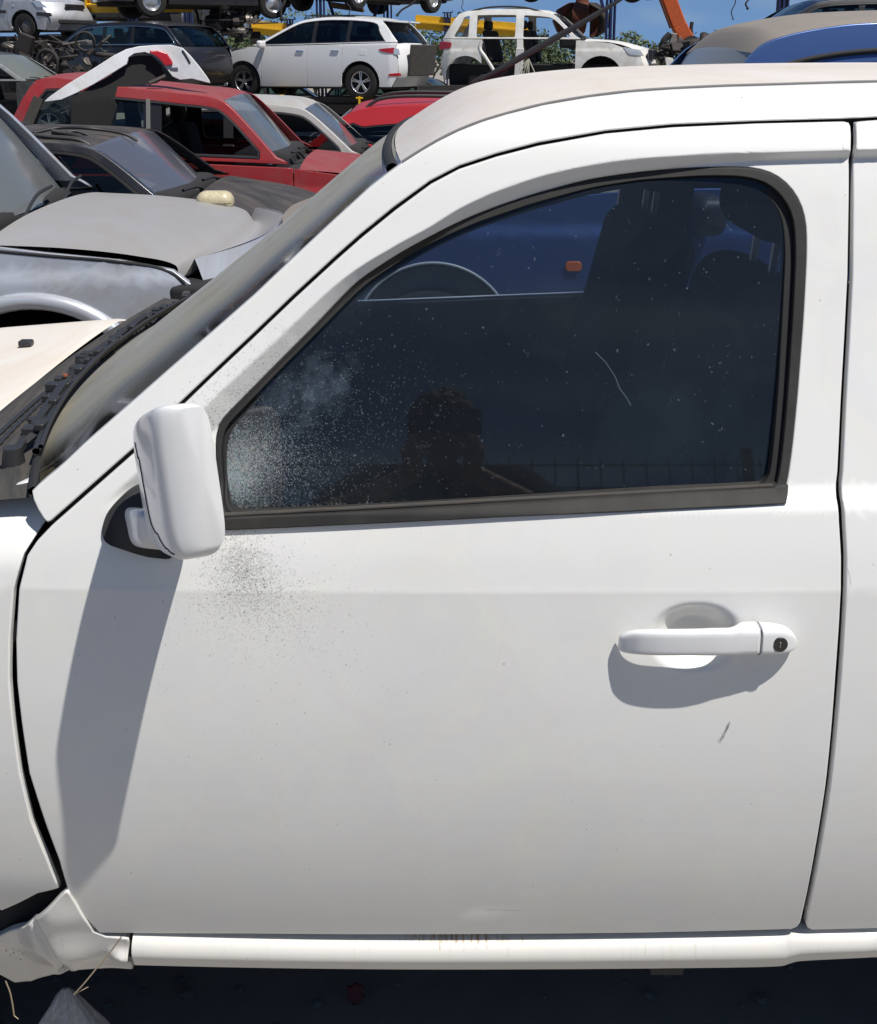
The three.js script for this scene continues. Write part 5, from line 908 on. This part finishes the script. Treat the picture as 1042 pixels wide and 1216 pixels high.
{ // wrecks filling the back of the racks
  const c = blackCar('stacked_wreck', 'dark wreck deep in the rack below the silver hatchback', { paint: dusty([0.16, 0.16, 0.17], [0.3, 0.28, 0.25], 0.2, 71), edge: 0.16, interior: false, spokes: 0, windowTrim: blackPlastic });
  face(c, px2x(30, 30), 0.55, 30, 1, 0.1);
  const list = [['dark wreck deep in the rack between silver hatchback and black estate', 112, 0.75, 31, -0.2], ['dark wreck deep in the rack, upper one behind the black estate', 160, 2.35, 31.5, 0.2], ['dark wreck deep in the rack right behind the black estate', 235, 0.85, 31, 0.1], ['dark wreck deep in the rack, upper one at the edge of the sky', 232, 2.2, 33, 1.2], ['dark wreck on the ground under the front of the white SUV', 330, -0.25, 29, 0.1], ['dark wreck on the ground under the tail of the white SUV', 500, -0.25, 29.5, -0.2], ['dark wreck on the ground under the stripped SUV', 660, -0.2, 28.5, 0.1]];
  for (const [l, px, y, d, yaw] of list) { const r = c.root.clone(); r.name = named('stacked_wreck'); r.userData = { label: l, category: 'car' }; scene.add(r); face({ root: r }, px2x(px, d), y, d, 1, yaw); }
}
const rackThing = (name, label, cat, a, b, w, h, mat, group) => { // a beam or post with its end plates
  const t = thing(name, label, cat, [a.x, a.y, a.z], group), B = b.clone().sub(a), n = B.clone().normalize();
  const up = Math.abs(n.y) > 0.7;
  part(up ? 'post' : 'beam', up ? [bar(V(0, 0, 0), B, w * 0.25, h), bar(V(-w * 0.42, 0, 0), B.clone().add(V(-w * 0.42, 0, 0)), w * 0.16, h), bar(V(w * 0.42, 0, 0), B.clone().add(V(w * 0.42, 0, 0)), w * 0.16, h)] : [bar(V(0, 0, 0), B, w * 0.3, h), bar(V(0, h * 0.45, 0), B.clone().add(V(0, h * 0.45, 0)), w, h * 0.14), bar(V(0, -h * 0.45, 0), B.clone().add(V(0, -h * 0.45, 0)), w, h * 0.14)], mat, t);
  part('end_plate', [new RoundedBoxGeometry(up ? w * 1.6 : 0.03, up ? 0.03 : h * 1.3, w * 1.6, 1, 0.006)], mat, t);
  part('end_plate', [new RoundedBoxGeometry(up ? w * 1.5 : 0.03, up ? 0.03 : h * 1.3, w * 1.5, 1, 0.006).translate(B.x, B.y, B.z)], mat, t);
  return t;
};
const post = (l, px, d, w, top, group) => { const x = px2x(px, d); rackThing('rack_post', l, 'rack post', V(x, 0, -d), V(x, top, -d), w, w, rackBlue, group); };
post('left one of two blue rack posts above the white SUV roof', 382, 28.6, 0.2, 3.1);
post('right one of two blue rack posts above the white SUV roof', 461, 28.6, 0.2, 3.1);
post('tall blue rack post above the bonnet of the stripped SUV', 724, 27.5, 0.21, 6);
post('blue rack post between the crane and the black car', 926, 24, 0.2, 6);
post('blue rack post above the roof of the black estate, left one', 160, 29.6, 0.2, 3.2);
post('blue rack post above the roof of the black estate, right one', 226, 29.6, 0.2, 3.2);
post('short far blue post at a yellow beam, left of the white SUV roof', 345.5, 42, 0.22, px2y(23, 42));
post('short far blue post just above the white SUV roof', 401, 42, 0.20, px2y(20, 42));
post('short far blue post between the two white SUVs', 531.5, 40, 0.22, px2y(15, 40));
const beam = (l, a, b, w, h, mat) => rackThing('rack_beam', l, 'rack beam', a, b, w, h, mat);
beam('far yellow rack beam left of the white SUV bonnet', at(298, 32, 42), at(350, 37, 42), 0.2, 0.28, rackYellow);
beam('far yellow rack beam between and behind the two white SUVs', at(494, 26, 40), at(632, 37, 40), 0.2, 0.28, rackYellow);
beam('yellow rack beam above the black estate at the top edge', at(104, 5, 28), at(228, 4, 27), 0.2, 0.2, rackYellow);
beam('thin blue rack beam above the black estate', at(150, 13, 29), at(214, 12, 29), 0.1, 0.08, rackBlue);
beam('dark rack beam under the silver hatchback', V(-14, px2y(52, 27.3), -27.4), V(-7.3, px2y(52, 27.3), -27.2), 0.2, 0.14, rackDark);
beam('dark rack beam under the white SUV', V(-5.2, 0.74, -25.4), V(0.2, 0.74, -24.6), 0.2, 0.16, rackDark);
beam('dark rack beam under the stripped SUV', V(-0.4, 0.9, -23.4), V(4.6, 0.9, -23.4), 0.2, 0.4, rackDark);
beam('dark rack beam under the black estate', V(-9.5, 0.8, -24.6), V(-3.2, 0.8, -24.2), 0.2, 0.2, rackDark);
for (const [px, l] of [[331, 'yellow rack arm under the front of the white SUV'], [427, 'yellow rack arm under the middle of the white SUV']]) beam(l, at(px, 121, 24.4), at(px + 6, 113, 26.4), 0.14, 0.16, rackYellow);
for (const [px, dx, l] of [[388, 12, 'blue slanting brace beside the left post above the white SUV'], [455, -14, 'blue slanting brace beside the right post above the white SUV'], [712, 10, 'dark slanting brace beside the tall blue post']]) { const a = at(px + dx, 30, 28.2), b = at(px, -8, 28.2); const t = thing('rack_brace', l, 'rack brace', [a.x, a.y, a.z]); part('brace', [bar(V(0, 0, 0), b.sub(a), 0.07)], rackBlue, t); part('bolt_plate', [new RoundedBoxGeometry(0.12, 0.12, 0.08, 1, 0.01)], rackBlue, t); }
{ // supports that carry the lower levels, standing behind and below
  for (const [x0, x1, y, d, l] of [[-5.0, 0.0, 0.72, 25.2, 'low dark trestle carrying the white SUV'], [-0.2, 4.4, 0.78, 23.9, 'low dark trestle carrying the stripped SUV'], [-9.0, -3.6, 0.78, 24.9, 'low dark trestle carrying the black estate']]) {
    const t = thing('trestle', l, 'trestle', [(x0 + x1) / 2, 0, -d]);
    for (const x of [x0, x1]) for (const z of [-0.7, 0.7]) part('leg', [bar(V(x - (x0 + x1) / 2, 0, z), V(x - (x0 + x1) / 2, y, z), 0.14)], rackDark, t);
    part('top_rail', [bar(V((x0 - x1) / 2, y, -0.7), V((x1 - x0) / 2, y, -0.7), 0.14)], rackDark, t);
  }
}
// heaps of torn-out parts
function scrap(name, label, c, size, n, seed) {
  seedState = seed;
  const dark = [], bright = [];
  for (let i = 0; i < n; i++) {
    const k = i % 4, s = rr(0.4, 1.2); let g;
    if (k === 0) g = new RoundedBoxGeometry(rr(0.1, 0.4) * s, rr(0.06, 0.3) * s, rr(0.1, 0.4) * s, 1, 0.02);
    else if (k === 1) g = new THREE.CylinderGeometry(rr(0.03, 0.14) * s, rr(0.03, 0.14) * s, rr(0.1, 0.5) * s, 12);
    else if (k === 2) g = new THREE.TorusGeometry(rr(0.08, 0.24) * s, rr(0.015, 0.05) * s, 6, 18);
    else { const p = V(0, 0, 0); g = tube([p, V(rr(-0.4, 0.4), rr(-0.3, 0.3), rr(-0.2, 0.2)), V(rr(-0.6, 0.6), rr(-0.3, 0.1), rr(-0.3, 0.3))], rr(0.012, 0.03), 10, 5); }
    g.rotateX(rr(-3, 3)); g.rotateY(rr(-3, 3)); g.translate(rr(-1, 1) * size[0] / 2, rr(-1, 1) * size[1] / 2, rr(-1, 1) * size[2] / 2);
    (rnd() < 0.72 ? dark : bright).push(g);
  }
  const t = thing(name, label, 'scrap heap', [c.x, c.y, c.z], undefined, 'stuff');
  part('dark_parts', dark, rackDark, t).userData.kind = 'stuff'; part('bright_parts', bright, greyMetal, t).userData.kind = 'stuff';
}
scrap('scrap_heap', 'heap of engines and pipes under the top tyre, left of the sky', at(277, 26, 26.5), [1.0, 0.75, 0.8], 46, 11);
scrap('scrap_heap', 'heap of torn engine parts in front of the black estate', at(82, 78, 23.5), [1.7, 0.9, 0.9], 60, 12);
scrap('scrap_heap', 'heap of dark scrap under the wheel of the silver hatchback', at(58, 62, 25.2), [1.5, 0.5, 0.8], 40, 13);
scrap('scrap_heap', 'dark heap of scrap at the foot of the orange arm', at(815, 66, 24.2), [1.0, 0.5, 0.8], 40, 14);
{ // odd pieces
  const a = at(476, 15, 26), b = at(394, 5, 26.6), p = at(412, 8, 26.2);
  const t = thing('wooden_board', 'brown board sticking out under the top level above the white SUV', 'board', [p.x, p.y, p.z]);
  part('board', [bar(at(394, 6, 26.6).sub(p), at(431, 11, 25.9).sub(p), 0.14, 0.05)], std({ map: dustNoise([0.62, 0.48, 0.36], [0.4, 0.3, 0.22], 0.4, 5, 2, 80), roughness: 0.9 }), t);
}
const strapMat = std({ color: rgb(0.03, 0.03, 0.032), roughness: 0.9 });
for (const [x0, y0, x1, y1, d, r, l] of [[337, -14, 335, 22, 24, 0.03, 'dark strap hanging from the top edge over the white SUV bonnet'], [412, 4, 418, 20, 25, 0.012, 'thin wire curling below the brown board'], [500, -6, 472, 18, 25, 0.022, 'black hose looping under the top level beside the right tyre'], [870, -12, 871, 23, 18, 0.008, 'thin dark thread hanging in the sky, left of two'], [887, -12, 888, 10, 18, 0.014, 'short dark thread hanging in the sky, right of two'], [545, -6, 552, 14, 24, 0.008, 'thin wire hanging between the two white SUVs']]) {
  const A = at(x0, y0, d), B = at(x1, y1, d), t = thing('hanging_cable', l, 'cable', [A.x, A.y, A.z]);
  part('cable', tube([V(0, 0, 0), B.clone().sub(A).multiplyScalar(0.4).add(V(0.04, 0, 0)), B.clone().sub(A).multiplyScalar(0.75).add(V(-0.03, 0, 0.02)), B.clone().sub(A)], r, 16, 6), strapMat, t);
  part('hook', new THREE.SphereGeometry(r * 1.5, 8, 6).translate(B.x - A.x, B.y - A.y, B.z - A.z), strapMat, t);
}
{ // orange crane arm and the grab
  const D = 29, top = at(772, -60, D), el = at(806, 31, D), end = at(819.5, 55, D), base = V(end.x + 0.1, 0, -D), t = thing('crane', 'orange crane arm slanting down from the top edge right of the stripped SUV', 'crane', [base.x, 0, base.z]);
  const L = (p) => p.clone().sub(base);
  part('arm', [bar(L(top), L(el), 0.34, 0.3), bar(L(el).add(V(-0.01, 0.03, 0)), L(end), 0.34, 0.3)], orangePaint, t);
  part('arm_edge', [bar(L(top).add(V(-0.19, -0.05, 0.1)), L(el).add(V(-0.2, -0.05, 0.1)), 0.05, 0.1)], rust, t);
  part('joint', [(() => { const g = new THREE.CylinderGeometry(0.26, 0.26, 0.4, 20); g.rotateX(Math.PI / 2); const e = L(end); g.translate(e.x, e.y - 0.02, e.z); return g; })()], rackDark, t);
  part('column', [bar(V(0, 0, 0), L(end), 0.4, 0.4)], rackDark, t);
  part('ram', [bar(L(at(797, 64, D - 0.4)), L(at(800, 40, D - 0.3)), 0.16), bar(L(at(811, 78, D - 0.4)), L(at(808, 44, D - 0.3)), 0.08)], greyMetal, t);
  part('hose', tube([L(at(796, 40, D - 0.4)), L(at(788, 50, D - 0.4)), L(at(792, 66, D - 0.4))], 0.08, 14, 6), strapMat, t);
  part('hose', [tube([L(at(822, 26, D)), L(at(821, 36, D)), L(at(822, 45, D))], 0.045, 8, 6)], strapMat, t);
  part('boom', [bar(L(top), L(V(px2x(690, 28.5), 6.4, -28.5)), 0.3, 0.3)], orangePaint, t);
  const gp = V(px2x(690, 28.5), px2y(6, 28.5), -28.5), g = thing('grab', 'rust red scrap grab with open claws hanging behind the stripped SUV roof', 'scrap grab', [gp.x, gp.y, gp.z]);
  part('rod', [bar(V(0, 0, 0), V(0, 6.4 - gp.y, 0), 0.14)], rackDark, g);
  part('hub', [new THREE.CylinderGeometry(0.13, 0.22, 0.34, 12), new THREE.CylinderGeometry(0.26, 0.26, 0.07, 12).translate(0, -0.16, 0)], rust, g);
  for (let i = 0; i < 5; i++) { const a = i / 5 * 6.2832 + 0.5, c = Math.cos(a), s = Math.sin(a), P = [[0.2, 0.05], [0.46, -0.10], [0.58, -0.36], [0.50, -0.60], [0.36, -0.72]].map(([r, y]) => V(c * r, y, s * r)); const rows = P.map((p, k) => { const w = [0.16, 0.18, 0.17, 0.12, 0.03][k], h = [0.10, 0.10, 0.08, 0.06, 0.02][k]; return [[-w, -h], [w, -h], [w, h], [-w, h]].map(([u, v]) => p.clone().add(V(-s * u + c * v, 0, c * u + s * v))); }); part('claw', loft(rows, { closed: true, caps: true }), i % 3 ? rust : rackDark, g); }
}
{ // long black strip leaning across the stripped SUV
  const D = 12.2, o = at(572, 99, D), t = thing('black_strip', 'long black plastic strip slanting up across the stripped SUV', 'plastic strip', [o.x, o.y, o.z]), L = (x, y, d = D) => at(x, y, d).sub(o);
  const line = [[570, 95, 0.020], [600, 79, 0.034], [640, 56, 0.036], [690, 28, 0.032], [720, 10, 0.024], [748, -7, 0.014]].map(([x, y, w]) => { const p = L(x, y); return [-1, -0.6, 0.6, 1, 0.6, -0.6].map((s, k) => V(p.x - s * w * 0.5, p.y + s * w * 0.86 * 0.9, p.z + [0, 0.012, 0.012, 0, -0.012, -0.012][k])); });
  part('strip', loft(line, { closed: true, caps: true }), blackPlastic, t);
  part('blade', panel([[556, 106], [560, 96], [572, 89], [584, 87], [600, 79], [604, 84], [592, 96], [588, 108]].map(([x, y]) => { const p = L(x, y); return [p.x, p.y]; }), [], (x, y) => 0.02 * Math.sin(x * 8), { edge: 0.04, r: 0.004, deep: 0.02, eps: 0.003 }), blackPlastic, t);
}
{ const D = 23, o = at(793, 73, D), t = thing('white_bumper', 'white bumper corner standing right of the stripped SUV grille', 'bumper', [o.x, o.y, o.z]); const L = (l) => l.map(([x, y]) => { const p = at(x, y, D).sub(o); return [p.x, p.y]; }); part('skin', panel(L([[790, 68], [799, 69], [806, 82], [807, 96], [796, 96], [792, 82]]), [], (x, y) => 0.8 * x * x, { edge: 0.05, r: 0.01, deep: 0.05, eps: 0.004 }), whiteDust, t); part('grille', [bar(V(-0.02, -0.12, 0.0), V(0.16, -0.14, 0), 0.04, 0.05)], blackPlastic, t); }
// bushes behind the racks
const leafTones = [[0.085, 0.115, 0.045], [0.12, 0.15, 0.07], [0.055, 0.08, 0.035]].map((c) => std({ color: rgb(...c), roughness: 0.8, side: THREE.DoubleSide }));
const barkMat = std({ color: rgb(0.10, 0.075, 0.05), roughness: 0.95 });
function bush(label, x, d, h, w, seed) {
  seedState = seed;
  const t = thing('bush', label, 'bush', [x, 0, -d]), P = [[], [], []], N = [[], [], []];
  const lumps = [...Array(9)].map(() => [rr(-0.42, 0.42) * w, rr(0.45, 0.92) * h, rr(-0.3, 0.3) * w, rr(0.16, 0.34) * w]);
  for (let i = 0; i < 2600; i++) {
    const l = lumps[i % lumps.length], u = gauss(), v = gauss(), q = gauss(), m = Math.hypot(u, v, q) || 1, r = l[3] * (0.55 + 0.5 * rnd());
    const c = V(l[0] + u / m * r, Math.max(0.15, l[1] + v / m * r * 0.9), l[2] + q / m * r), s = rr(0.05, 0.13), a = V(gauss(), gauss(), gauss()).normalize(), b = V(gauss(), gauss(), gauss()).cross(a).normalize(), k = i % 3;
    const A = c.clone().addScaledVector(a, s), B = c.clone().addScaledVector(b, s * 0.45), C = c.clone().addScaledVector(a, -s), E = c.clone().addScaledVector(b, -s * 0.45), n = a.clone().cross(b);
    for (const p of [A, B, C, A, C, E]) { P[k].push(p.x, p.y, p.z); N[k].push(n.x, n.y, n.z); }
  }
  const mk = (k) => { const g = new THREE.BufferGeometry(); g.setAttribute('position', new THREE.Float32BufferAttribute(P[k], 3)); g.setAttribute('normal', new THREE.Float32BufferAttribute(N[k], 3)); return g; };
  [0, 1, 2].forEach((k) => { const m = new THREE.Mesh(mk(k), leafTones[k]); m.name = 'crown'; m.castShadow = m.receiveShadow = true; t.add(m); });
  part('trunk', lumps.slice(0, 5).map((l) => tube([V(0, 0, 0), V(l[0] * 0.3, h * 0.3, l[2] * 0.3), V(l[0], l[1], l[2])], 0.035, 8, 5)), barkMat, t);
  return t;
}
const bushes = [[316, 50, 2.9, 3.4, 'pale green bush between the scrap heap and the white SUV bonnet'], [374, 55, 3.4, 3.2, 'bush just above the white SUV windscreen'], [278, 48, 2.6, 3, 'bush low behind the scrap heap at the left end of the sky'], [506, 50, 2.7, 3.4, 'bush between the rear of the white SUV and the stripped one'], [612, 52, 2.6, 3.2, 'bush seen through the rear door opening of the stripped SUV'], [650, 52, 2.2, 3.2, 'bush seen through the front door opening of the stripped SUV'], [783, 50, 2.5, 3.0, 'bush left of the orange crane arm'], [838, 52, 2.4, 3.0, 'bush right of the orange crane arm'], [560, 58, 2.5, 3.4, 'bush hidden behind the tail of the stripped SUV'], [720, 56, 2.3, 3.4, 'bush behind the bonnet of the stripped SUV']];
bushes.forEach(([px, d, h, w, l], i) => bush(l, px2x(px, d), d, h, w, 100 + i * 17));

// ------------------------------------------------------------------ small things by the sill
{
  const D = 1.60, apex = at(78, 1176, D), t = thing('grey_cloth', 'crumpled grey cloth heaped on the ground below the front of the sill', 'cloth', [apex.x, 0, apex.z]);
  seedState = 5; const rows = [];
  for (let i = 0; i <= 22; i++) { const u = i / 22, row = []; for (let j = 0; j < 64; j++) { const a = j / 64 * 6.2832, f = 1 + 0.30 * Math.sin(a * 5 + 1.2 * u) * Math.min(1, u * 2) + 0.16 * Math.sin(a * 9 + 2) * u + 0.12 * noise.noise(Math.cos(a) * 3, Math.sin(a) * 3, u * 5), r = (0.005 + 0.125 * Math.pow(u, 0.8)) * f; row.push(V(Math.cos(a) * r, apex.y * (1 - u) + 0.01 * noise.noise(a, u * 8, 1) * u + 0.004, Math.sin(a) * r * 0.8)); } rows.push(row); }
  part('cloth', flipped(loft(rows, { closed: true, caps: true })), std({ map: dustNoise([0.80, 0.80, 0.79], [0.58, 0.56, 0.53], 0.45, 5, 5, 90), roughness: 0.95 }), t);
  part('hem', tube(rows[22].filter((_, i) => i % 2 === 0).map((v) => v.clone().add(V(0, 0.002, 0))), 0.003, 96, 5, true), greyPlastic, t);
}
const strawMat = std({ color: rgb(0.46, 0.38, 0.26), roughness: 0.9 });
for (const [l, pts, r] of [['dry stalk hanging over the front corner of the sill', [[144, 1113], [133, 1128], [118, 1146], [100, 1168], [88, 1181]], 0.0012], ['short dry stalk below the buckled sill end at the left edge', [[7, 1165], [12, 1178], [15, 1192], [17, 1206]], 0.0012]]) { const P = pts.map(([x, y], i) => at(x, y, 1.475 + i * 0.008)), t = thing('dry_stalk', l, 'stalk', P[0].toArray()); part('stem', tube(P.map((p) => p.clone().sub(P[0])), r, 20, 5), strawMat, t); part('tip', tube([P[4] ?? P[3], at(pts[3][0] + 5, pts[3][1] + 4, 1.5)].map((p) => p.clone().sub(P[0])), r * 0.7, 4, 4), strawMat, t); }
{ const p = at(421, 1186, 1.87), t = thing('red_shard', 'dark red plastic shard on the shaded ground under the sill', 'shard', [p.x, 0, p.z]); part('shard', panel([[-0.016, 0.012], [0.006, 0.004], [0.020, 0.016], [0.014, 0.024], [0.021, 0.031], [0.002, 0.040], [-0.006, 0.033], [-0.017, 0.036], [-0.010, 0.022]], [], (x, y) => -0.01 + y * 0.5, { edge: 0.01, r: 0.002, deep: 0.004 }), std({ color: rgb(0.10, 0.006, 0.008), roughness: 0.6 }), t); part('lug', [new RoundedBoxGeometry(0.01, 0.01, 0.01, 1, 0.002).translate(0.0, 0.006, 0.0)], blackPlastic, t); }
seedState = 31;
{ const gs = []; for (let i = 0; i < 420; i++) { const g = new THREE.IcosahedronGeometry(rr(0.004, 0.018), 0); g.scale(1, rr(0.4, 0.8), rr(0.7, 1.2)); g.rotateY(rr(0, 6)); g.translate(rr(-1.2, 1.4), 0.003, -rr(1.2, 3.0)); gs.push(g); } const t = new THREE.Mesh(join(gs), std({ color: rgb(0.16, 0.15, 0.13), roughness: 0.95 })); t.name = 'gravel'; t.userData = { kind: 'stuff', label: 'loose stones scattered on the shaded ground under the truck', category: 'gravel' }; t.castShadow = t.receiveShadow = true; scene.add(t); }
// ------------------------------------------------------------------ behind the camera, seen only in the window: a wire fence and the person with the phone
{
  const Z = 2.3, H = 2.22, t = thing('wire_fence', 'wire mesh fence mirrored faintly in the lower part of the side window', 'fence', [0, 0, Z]), v = [], m = std({ color: rgb(0.16, 0.16, 0.16), metalness: 0.5, roughness: 0.6 });
  for (let x = -4.5; x <= 4.5; x += 0.11) v.push(bar(V(x, 0, 0), V(x, H, 0), 0.007)); for (let y = 0.1; y <= H; y += 0.11) v.push(bar(V(-4.5, y, 0.008), V(4.5, y, 0.008), 0.007));
  part('wire_mesh', v, m, t).userData.kind = 'stuff';
  for (const x of [-4.5, -1.5, 1.5, 4.5]) part('post', [bar(V(x, 0, 0.04), V(x, H + 0.06, 0.04), 0.05)], m, t);
}
{
  const base = [0.012, -0.02, 0.30], t = thing('person', 'person holding up a phone, mirrored as a dark shape in the side window', 'person', base); t.scale.setScalar(0.972);
  const field = (lo, hi, res, f) => { // meshes the surface f = 0 inside a box
    const mc = new MarchingCubes(res, undefined, false, false, 120000), n = res, h = n / 2; mc.isolation = 0;
    for (let k = 0; k < n; k++) for (let j = 0; j < n; j++) for (let i = 0; i < n; i++) { const u = (i - h) / h, v = (j - h) / h, w = (k - h) / h; mc.field[k * n * n + j * n + i] = -f(mix(lo[0], hi[0], (u + 1) / 2), mix(lo[1], hi[1], (v + 1) / 2), mix(lo[2], hi[2], (w + 1) / 2)); }
    mc.update(); const c = mc.count, P = new Float32Array(c * 3); for (let i = 0; i < c; i++) for (let q = 0; q < 3; q++) P[i * 3 + q] = mix(lo[q], hi[q], (mc.positionArray[i * 3 + q] + 1) / 2);
    let g = new THREE.BufferGeometry(); g.setAttribute('position', new THREE.BufferAttribute(P, 3)); g = mergeVertices(g, 1e-5); g.computeVertexNormals(); return g;
  };
  const cap = (p, a, b, ra, rb) => { const ab = [b[0] - a[0], b[1] - a[1], b[2] - a[2]], ap = [p[0] - a[0], p[1] - a[1], p[2] - a[2]], q = Math.min(1, Math.max(0, (ab[0] * ap[0] + ab[1] * ap[1] + ab[2] * ap[2]) / (ab[0] ** 2 + ab[1] ** 2 + ab[2] ** 2))); return Math.hypot(ap[0] - ab[0] * q, ap[1] - ab[1] * q, ap[2] - ab[2] * q) - mix(ra, rb, q); };
  const smin = (a, b, k) => { const h = Math.max(0, k - Math.abs(a - b)) / k; return Math.min(a, b) - h * h * k / 4; };
  const bones = (p, list, k, grow = 0) => list.reduce((d, [a, b, ra, rb]) => smin(d, cap(p, a, b, ra + grow, rb + grow), k), 9);
  const arm = (s) => [[[s * 0.21, 1.665, 0.02], [s * 0.37, 1.53, -0.13], 0.070, 0.052], [[s * 0.37, 1.53, -0.13], [s * 0.085, 1.665, -0.22], 0.043, 0.027]];
  const legs = (s) => [[[s * 0.10, 0.95, 0.02], [s * 0.115, 0.50, -0.01], 0.085, 0.06], [[s * 0.115, 0.50, -0.01], [s * 0.12, 0.10, 0.03], 0.058, 0.04], [[s * 0.12, 0.05, 0.05], [s * 0.14, 0.035, -0.14], 0.042, 0.034]];
  const torso = [[[0, 1.02, 0.02], [0, 1.2, 0.02], 0.125, 0.13], [[0, 1.2, 0.02], [0, 1.52, 0.02], 0.15, 0.16], [[-0.17, 1.64, 0.02], [0.17, 1.64, 0.02], 0.095, 0.095], [[-0.09, 0.97, 0.02], [0.09, 0.97, 0.02], 0.10, 0.10]];
  const neck = [[[0, 1.55, 0.01], [0, 1.70, -0.02], 0.06, 0.056]];
  const skin = std({ color: rgb(0.30, 0.18, 0.125), roughness: 0.6 }), cloth = std({ color: rgb(0.02, 0.022, 0.028), roughness: 0.95 }), jean = std({ color: rgb(0.03, 0.04, 0.07), roughness: 0.95 }), hairM = std({ color: rgb(0.012, 0.010, 0.009), roughness: 0.7 });
  const flat = (p) => [p[0], p[1], p[2]];
  const bodyG = field([-0.45, 0, -0.45], [0.45, 1.8, 0.25], 92, (x, y, z) => bones([x, y, z], [...torso, ...neck, ...arm(1), ...arm(-1), ...legs(1), ...legs(-1)], 0.05));
  const hc = [0, 1.80, -0.05];
  const headG = field([-0.12, 1.64, -0.19], [0.12, 1.96, 0.10], 76, (x, y, z) => {
    const X = Math.abs(x); let d = (Math.hypot(x / 0.074, (y - 1.835) / 0.092, (z - hc[2] - 0.012) / 0.094) - 1) * 0.078;
    d = smin(d, cap([x, y, z], [0, 1.79, hc[2] - 0.02], [0, 1.735, hc[2] - 0.062], 0.062, 0.036), 0.04);
    d = smin(d, cap([x, y, z], [0, 1.835, hc[2] - 0.092], [0, 1.792, hc[2] - 0.112], 0.008, 0.014), 0.02); // nose
    d = smin(d, cap([X, y, z], [0.028, 1.772, hc[2] - 0.083], [0.0, 1.768, hc[2] - 0.096], 0.006, 0.009), 0.012); // lips
    d = smin(d, cap([X, y, z], [0.078, 1.825, hc[2] + 0.012], [0.077, 1.785, hc[2] + 0.004], 0.012, 0.009), 0.012); // ears
    const eye = Math.hypot(X - 0.031, y - 1.824, z - hc[2] + 0.093) - 0.015; d = -smin(-d, eye, 0.012);
    d = smin(d, Math.hypot(X - 0.031, y - 1.823, z - hc[2] + 0.076) - 0.0125, 0.003);
    return smin(d, bones([x, y, z], neck, 0.03), 0.03);
  });
  const hand = (s) => { const w = [s * 0.085, 1.665, -0.22]; return field([s > 0 ? 0.0 : -0.14, 1.60, -0.34], [s > 0 ? 0.14 : 0.0, 1.80, -0.16], 72, (x, y, z) => {
    const p = [x, y, z]; let d = cap(p, [w[0], w[1], w[2]], [s * 0.092, 1.715, -0.258], 0.026, 0.030);
    const fs = [[0.742, 0.030], [0.722, 0.028], [0.702, 0.025], [0.684, 0.021]]; // four fingers curl round the phone's edge
    fs.forEach(([y0, l], i) => { const a = [s * 0.098, 1 + y0, -0.270], b = [s * 0.094, 1 + y0 + 0.004, -0.270 - l * 0.9], c = [s * 0.076, 1 + y0 + 0.004, -0.278 - l * 0.9]; d = smin(d, bones(p, [[a, b, 0.0095, 0.0088], [b, c, 0.0088, 0.0075]], 0.006), 0.010); });
    d = smin(d, bones(p, [[[s * 0.082, 1.69, -0.24], [s * 0.066, 1.715, -0.246], 0.012, 0.0105], [[s * 0.066, 1.715, -0.246], [s * 0.050, 1.735, -0.252], 0.0105, 0.009]], 0.006), 0.012);
    return d; }); };
  part('body', [bodyG, headG, hand(1), hand(-1)], skin, t);
  const shirt = [...torso.slice(0, 3), ...[1, -1].map((s) => [[s * 0.21, 1.665, 0.02], [s * 0.33, 1.565, -0.09], 0.078, 0.066])];
  part('shirt', field([-0.45, 0.85, -0.3], [0.45, 1.8, 0.25], 80, (x, y, z) => Math.max(bones([x, y, z], shirt, 0.06, 0.013) + 0.004 * noise.noise(x * 9, y * 9, z * 9), 0.93 - y, y - 1.73)), cloth, t);
  part('trousers', field([-0.3, 0.05, -0.2], [0.3, 1.1, 0.25], 76, (x, y, z) => Math.max(bones([x, y, z], [torso[3], ...legs(1).slice(0, 2), ...legs(-1).slice(0, 2)], 0.05, 0.018), y - 1.05, 0.09 - y)), jean, t);
  for (const s of [1, -1]) part('shoe', field([s * 0.13 - 0.1, -0.01, -0.25], [s * 0.13 + 0.1, 0.16, 0.15], 48, (x, y, z) => Math.max(cap([x, y, z], [s * 0.12, 0.055, 0.05], [s * 0.14, 0.045, -0.14], 0.055, 0.045), -y)), blackPlastic, t);
  part('hair', field([-0.15, 1.72, -0.19], [0.15, 2.02, 0.13], 64, (x, y, z) => { const d = (Math.hypot(x / 0.108, (y - 1.872) / 0.104, (z - hc[2] - 0.022) / 0.118) - 1) * 0.1 + 0.012 * noise.noise(x * 45, y * 45, z * 45); return Math.max(d, (hc[2] - 0.075 - z) * 0.7 + (1.865 - y) * 0.75 - 0.02, 1.76 - y); }), hairM, t);
  const ph = thing('phone', 'dark phone held up in both hands by the mirrored person', 'phone', [0, EYE, 0]);
  part('case', new RoundedBoxGeometry(0.156, 0.076, 0.009, 3, 0.004).translate(0.045, -0.02, 0.032), blackPlastic, ph);
  part('screen', new RoundedBoxGeometry(0.146, 0.068, 0.002, 1, 0.0008).translate(0.045, -0.02, 0.0375), blackGloss, ph);
}
renderer.render(scene, camera);
